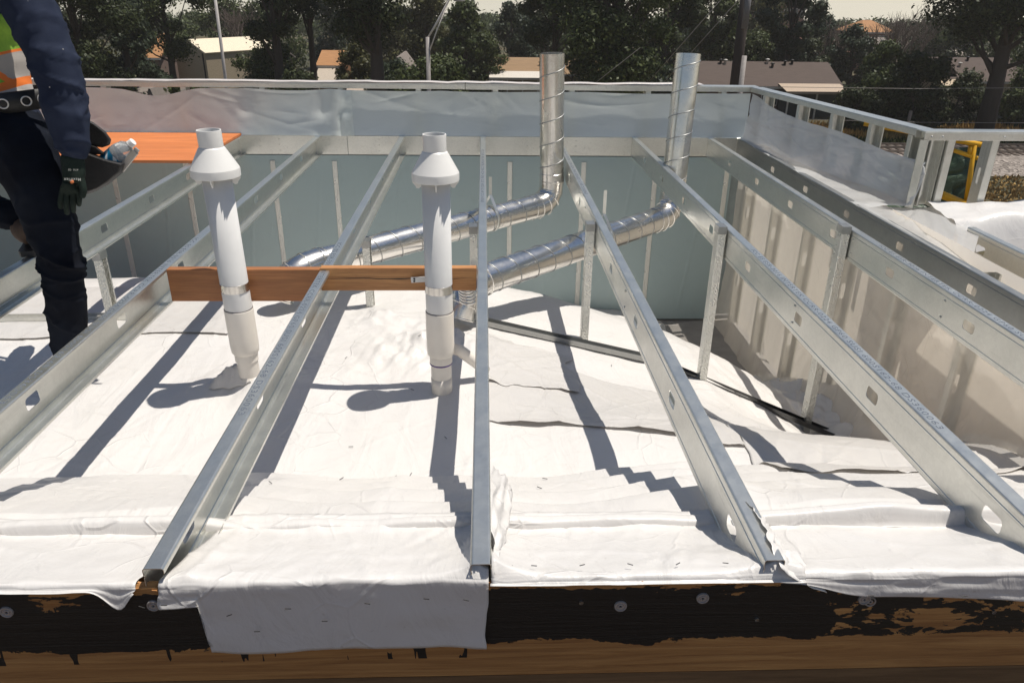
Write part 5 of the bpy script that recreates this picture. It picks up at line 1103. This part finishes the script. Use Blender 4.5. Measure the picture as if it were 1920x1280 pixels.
# head details
sk = J['skull'][0]; hdm = plain('hair', (.03, .022, .016), .8)
fdir = Vector((-.75, .66, -.1)).normalized(); sdir = fdir.cross(Vector((0, 0, 1))).normalized()
hm = MB(); hm.lathe([(.001, .118), (.06, .105), (.093, .062), (.104, .0), (.098, -.03)], 24, Matrix.Translation(sk+Vector((0, 0, .025))-fdir*.012)); hm.build('hair', hdm, pr)
for s_ in (-1, 1):
    MB().lathe([(.001, .012), (.009, .008), (.012, 0), (.009, -.008), (.001, -.012)], 12, Matrix.Translation(sk+fdir*.082+sdir*s_*.033)).build('eye', plain('eye_white', (.7, .68, .65), .2), pr)
    MB().tube([sk+sdir*s_*.088+Vector((0, 0, .03)), sk+sdir*s_*.103, sk+sdir*s_*.090-Vector((0, 0, .035))], [.010, .016, .009], 10).build('ear', SKIN, pr)
MB().tube([sk+fdir*.080+Vector((0, 0, .02)), sk+fdir*.108-Vector((0, 0, .022)), sk+fdir*.082-Vector((0, 0, .030))], [.008, .015, .006], 10).build('nose', SKIN, pr)
MB().tube([sk+fdir*.078-sdir*.025-Vector((0, 0, .058)), sk+fdir*.087-Vector((0, 0, .056)), sk+fdir*.078+sdir*.025-Vector((0, 0, .058))], [.003, .006, .003], 8).build('mouth', plain('lips', (.35, .13, .11), .5), pr)
# glove with five fingers
GLV = cloth('dark_green_glove', (.008, .014, .011), (.018, .028, .022), 200, .7)
def skin_chain(nodes, edges, radii, name, mat, parent, lev=2):
    me = bpy.data.meshes.new(name); me.from_pydata(nodes, edges, []); me.update(); t_ = bpy.data.objects.new('t', me); COL.objects.link(t_); t_.modifiers.new('s', 'SKIN')
    for i, r in enumerate(radii): me.skin_vertices[0].data[i].radius = (r, r) if isinstance(r, float) else r; me.skin_vertices[0].data[i].use_root = (i == 0)
    s_ = t_.modifiers.new('d', 'SUBSURF'); s_.levels = lev; s_.render_levels = lev; bpy.context.view_layer.update()
    out = bpy.data.meshes.new_from_object(t_.evaluated_get(bpy.context.evaluated_depsgraph_get())); bpy.data.objects.remove(t_); out.name = name
    out.materials.clear(); out.materials.append(mat); out.polygons.foreach_set('use_smooth', [True]*len(out.polygons)); o = bpy.data.objects.new(name, out); COL.objects.link(o); o.parent = parent; return o
Yg = 2.715; nodes = [wp(136, 286, 2.72), wp(136, 303, Yg), wp(135, 330, Yg-.01), wp(133, 352, Yg-.01)]; ed = [(0, 1), (1, 2), (2, 3)]; rr_ = [.046, .043, (.050, .030), (.048, .026)]
fing = [((118, 358), (113, 378), (114, 391), .011), ((127, 362), (124, 386), (126, 402), .0115), ((138, 362), (137, 384), (138, 398), .0115), ((148, 357), (149, 374), (148, 386), .0105)]
glove = None
for k, (a, b, c, r) in enumerate(fing):
    i0 = len(nodes); dy = -.012+.010*k*.4; nodes += [wp(*a, Yg-.012), wp(*b, Yg-.016+dy*.3), wp(*c, Yg+.006)]; ed += [(3, i0), (i0, i0+1), (i0+1, i0+2)]; rr_ += [r+.002, r, r*.85]
i0 = len(nodes); nodes += [wp(152, 338, Yg-.02), wp(157, 357, Yg-.028), wp(154, 372, Yg-.03)]; ed += [(2, i0), (i0, i0+1), (i0+1, i0+2)]; rr_ += [.016, .0135, .011]
gl = skin_chain(nodes, ed, rr_, 'glove', GLV, pr)
lg = Matrix.Translation(wp(152, 334, 2.650)) @ Matrix((AR, -AD, -AF)).transposed().to_4x4() @ Matrix.Rotation(rad(180), 4, 'Z')
PRN = plain('glove_print', (.42, .42, .38), .6, bmp=0)
text_obj('printed_word', 'MaxiFlex', .0155, lg, PRN, gl)
lg2 = Matrix.Translation(wp(147, 317, 2.655)) @ Matrix((AR, -AD, -AF)).transposed().to_4x4() @ Matrix.Rotation(rad(180), 4, 'Z'); text_obj('printed_word', 'ATG  CE', .009, lg2, PRN, gl)
od = wp(135, 341, 2.656); MB().lathe([(.0001, .001), (.007, .0005), (.0072, 0)], 16, Matrix.Translation(od-(od-Vector((0, 0, H))).normalized()*.0) @ Matrix((AR, -AD, -AF)).transposed().to_4x4()).build('printed_emblem', plain('orange_print', (.6, .16, .04), .6), gl)
# boots
LEA = plain('brown_boot_leather', (.065, .038, .024), .7, scale=14, bmp=.4)
def boot(base, d, name_lab, hgt):
    d = Vector(d).normalized(); s_ = d.cross(Vector((0, 0, 1)))
    nodes = [base+Vector((0, 0, hgt)), base+Vector((0, 0, .09)), base-d*.045+Vector((0, 0, .055)), base+d*.06+Vector((0, 0, .06)), base+d*.15+Vector((0, 0, .05)), base+d*.20+Vector((0, 0, .045))]
    o = skin_chain(nodes, [(0, 1), (1, 2), (1, 3), (3, 4), (4, 5)], [.062, .055, .040, .048, .046, .036], 'boot', LEA, pr)
    pts = []
    m = MB(); prof = [(-.085, .028), (-.06, .038), (0, .036), (.06, .036), (.14, .046), (.20, .042), (.235, .02)]
    up = [base+d*a+s_*b for a, b in prof]+[base+d*a-s_*b for a, b in prof[::-1]]; n = len(up)
    m.add([p+Vector((0, 0, .0)) for p in up]+[p+Vector((0, 0, .024)) for p in up], [tuple(range(n))[::-1], tuple(range(n, 2*n))]+[(i, (i+1) % n, n+(i+1) % n, n+i) for i in range(n)]); m.build('sole', BLACK, o)
    return o
boot(Vector((at(56, 476, y=3.22).x, 3.24, .004)), (-.35, .93, 0), 'l', .16)
boot(Vector((hem.x-.01, hem.y+.02, -.528)), (-.4, .9, 0), 'r', .13)
# tool pouch, bottle and knife
pc = thing('tool_pouch', 'black tool pouch sticking out behind the worker\'s gloved hand', 'tool pouch', tuple(wp(190, 300, 2.86)))
def hull(pairs, y0, y1, name, bulge=.03):
    """a sewn pocket: outline drawn in the x-z plane at y0, same outline at y1, rounded between"""
    n = len(pairs); rows = []
    for t_ in np.linspace(0, 1, 7):
        y = y0+(y1-y0)*t_; k = math.sin(t_*math.pi); cx = sum(p[0] for p in pairs)/n; cy = sum(p[1] for p in pairs)/n
        rows.append([tuple(wp(cx+(px-cx)*(.82+.18*k), cy+(py-cy)*(.86+.14*k), y)) for px, py in pairs]+[tuple(wp(cx+(pairs[0][0]-cx)*(.82+.18*k), cy+(pairs[0][1]-cy)*(.86+.14*k), y))])
    m = MB().grid(np.array(rows)); o_ = len(m.v)-7*(n+1); m.f += [tuple(o_+i for i in range(n))[::-1], tuple(o_+6*(n+1)+i for i in range(n))]; m.sm += [False]*2; return m
PLE = plain('black_pouch_nylon', (.014, .013, .013), .55, scale=20, bmp=.3)
child(hull([(120, 262), (160, 283), (200, 297), (238, 306), (233, 322), (205, 345), (182, 358), (165, 364), (140, 360), (118, 345)], 2.80, 2.95, 'p').build('main_pocket', PLE, bevel=.004), pc)
child(hull([(160, 222), (176, 230), (198, 247), (209, 262), (206, 272), (192, 277), (170, 274), (150, 270)], 2.84, 2.88, 'f').build('raised_flap', PLE, bevel=.004), pc)
child(hull([(150, 268), (180, 274), (200, 290), (170, 290), (150, 284)], 2.83, 2.90, 'f').build('inner_pocket', PLE, bevel=.003), pc)
def glassy(name, col, rough=.08):
    m, t, b, o = new_mat(name); b.inputs['Base Color'].default_value = (*col, 1); b.inputs['Roughness'].default_value = rough; b.inputs['Transmission Weight'].default_value = .75; b.inputs['IOR'].default_value = 1.25; return m
b0_, b1_ = wp(196, 312, 2.87), wp(247, 268, 2.87); ax = (b1_-b0_); Lb = ax.length; MBt = Matrix.Translation(b0_) @ ax.to_track_quat('Z', 'Y').to_matrix().to_4x4(); rb = .040
bt_ = thing('water_bottle', 'clear water bottle with blue label poking out of the pouch', 'bottle', tuple(b0_))
child(MB().lathe([(.001, -.06), (rb*.9, -.06), (rb, -.05), (rb, Lb*.55), (rb*.97, Lb*.62), (rb*.78, Lb*.80), (rb*.42, Lb*.90), (rb*.34, Lb*.93), (rb*.34, Lb*.95)], 30, MBt).build('bottle_body', glassy('clear_plastic', (.82, .84, .85), .12), sharp=60), bt_)
def label_mat():
    m, t, b, o = new_mat('bottle_label'); c = nd(t, 'ShaderNodeTexWave'); c.inputs['Scale'].default_value = 9; c.inputs['Distortion'].default_value = 3.; t.links.new(coords(t), c.inputs['Vector'])
    t.links.new(ramp(t, c.outputs['Fac'], (.0, (.015, .16, .30)), (.74, (.02, .24, .40)), (.80, (.70, .74, .76))), b.inputs['Base Color']); b.inputs['Roughness'].default_value = .25; return m
child(MB().lathe([(rb*1.012, Lb*.10), (rb*1.012, Lb*.50)], 30, MBt).build('label', label_mat()), bt_)
child(MB().lathe([(.001, Lb*1.06), (rb*.36, Lb*1.055), (rb*.38, Lb*1.04), (rb*.38, Lb*.95), (rb*.40, Lb*.945), (rb*.40, Lb*.93)], 20, MBt).build('cap', plain('bottle_cap', (.78, .76, .73), .35), sharp=40), bt_)
k0, k1 = wp(232, 312, 2.84), wp(258, 279, 2.84); kd = (k1-k0); MK = Matrix.Translation(k0) @ kd.to_track_quat('Z', 'Y').to_matrix().to_4x4()
kn = thing('utility_knife', 'grey metal utility knife beside the bottle in the pouch', 'knife', tuple(k0)); Lk = kd.length
child(MB().box(-.005, .005, -.013, .013, -.02, Lk*.86, MK).box(-.004, .004, -.010, .010, Lk*.86, Lk, MK).build('handle', plain('knife_grey', (.46, .44, .41), .35, metal=.7), bevel=.002), kn)
M = Matrix.Translation(k0+kd*.10+Vector((0, -.016, 0))) @ Matrix.Rotation(rad(90), 4, 'X') @ Matrix.Rotation(math.atan2(kd.z, kd.x), 4, 'Z') @ Matrix.Translation((0, -.006, 0))
text_obj('printed_word', 'OLFA', .019, M, BLACK, kn)

# ------------------------------------------------------------------ air
hz = MB().box(-430, 430, -310, 345, GZ-1, 11.5).build('haze'); hm_ = bpy.data.materials.new('haze_air'); hm_.use_nodes = True; ht = hm_.node_tree
ht.nodes.remove(ht.nodes['Principled BSDF']); hv = ht.nodes.new('ShaderNodeVolumePrincipled'); hv.inputs['Color'].default_value = (.95, .90, .84, 1); hv.inputs['Density'].default_value = .00045; hv.inputs['Anisotropy'].default_value = .3
ht.links.new(hv.outputs[0], ht.nodes['Material Output'].inputs['Volume']); hz.data.materials.append(hm_); tag(hz, 'thin summer haze over the far houses and trees', 'haze', kind='stuff')
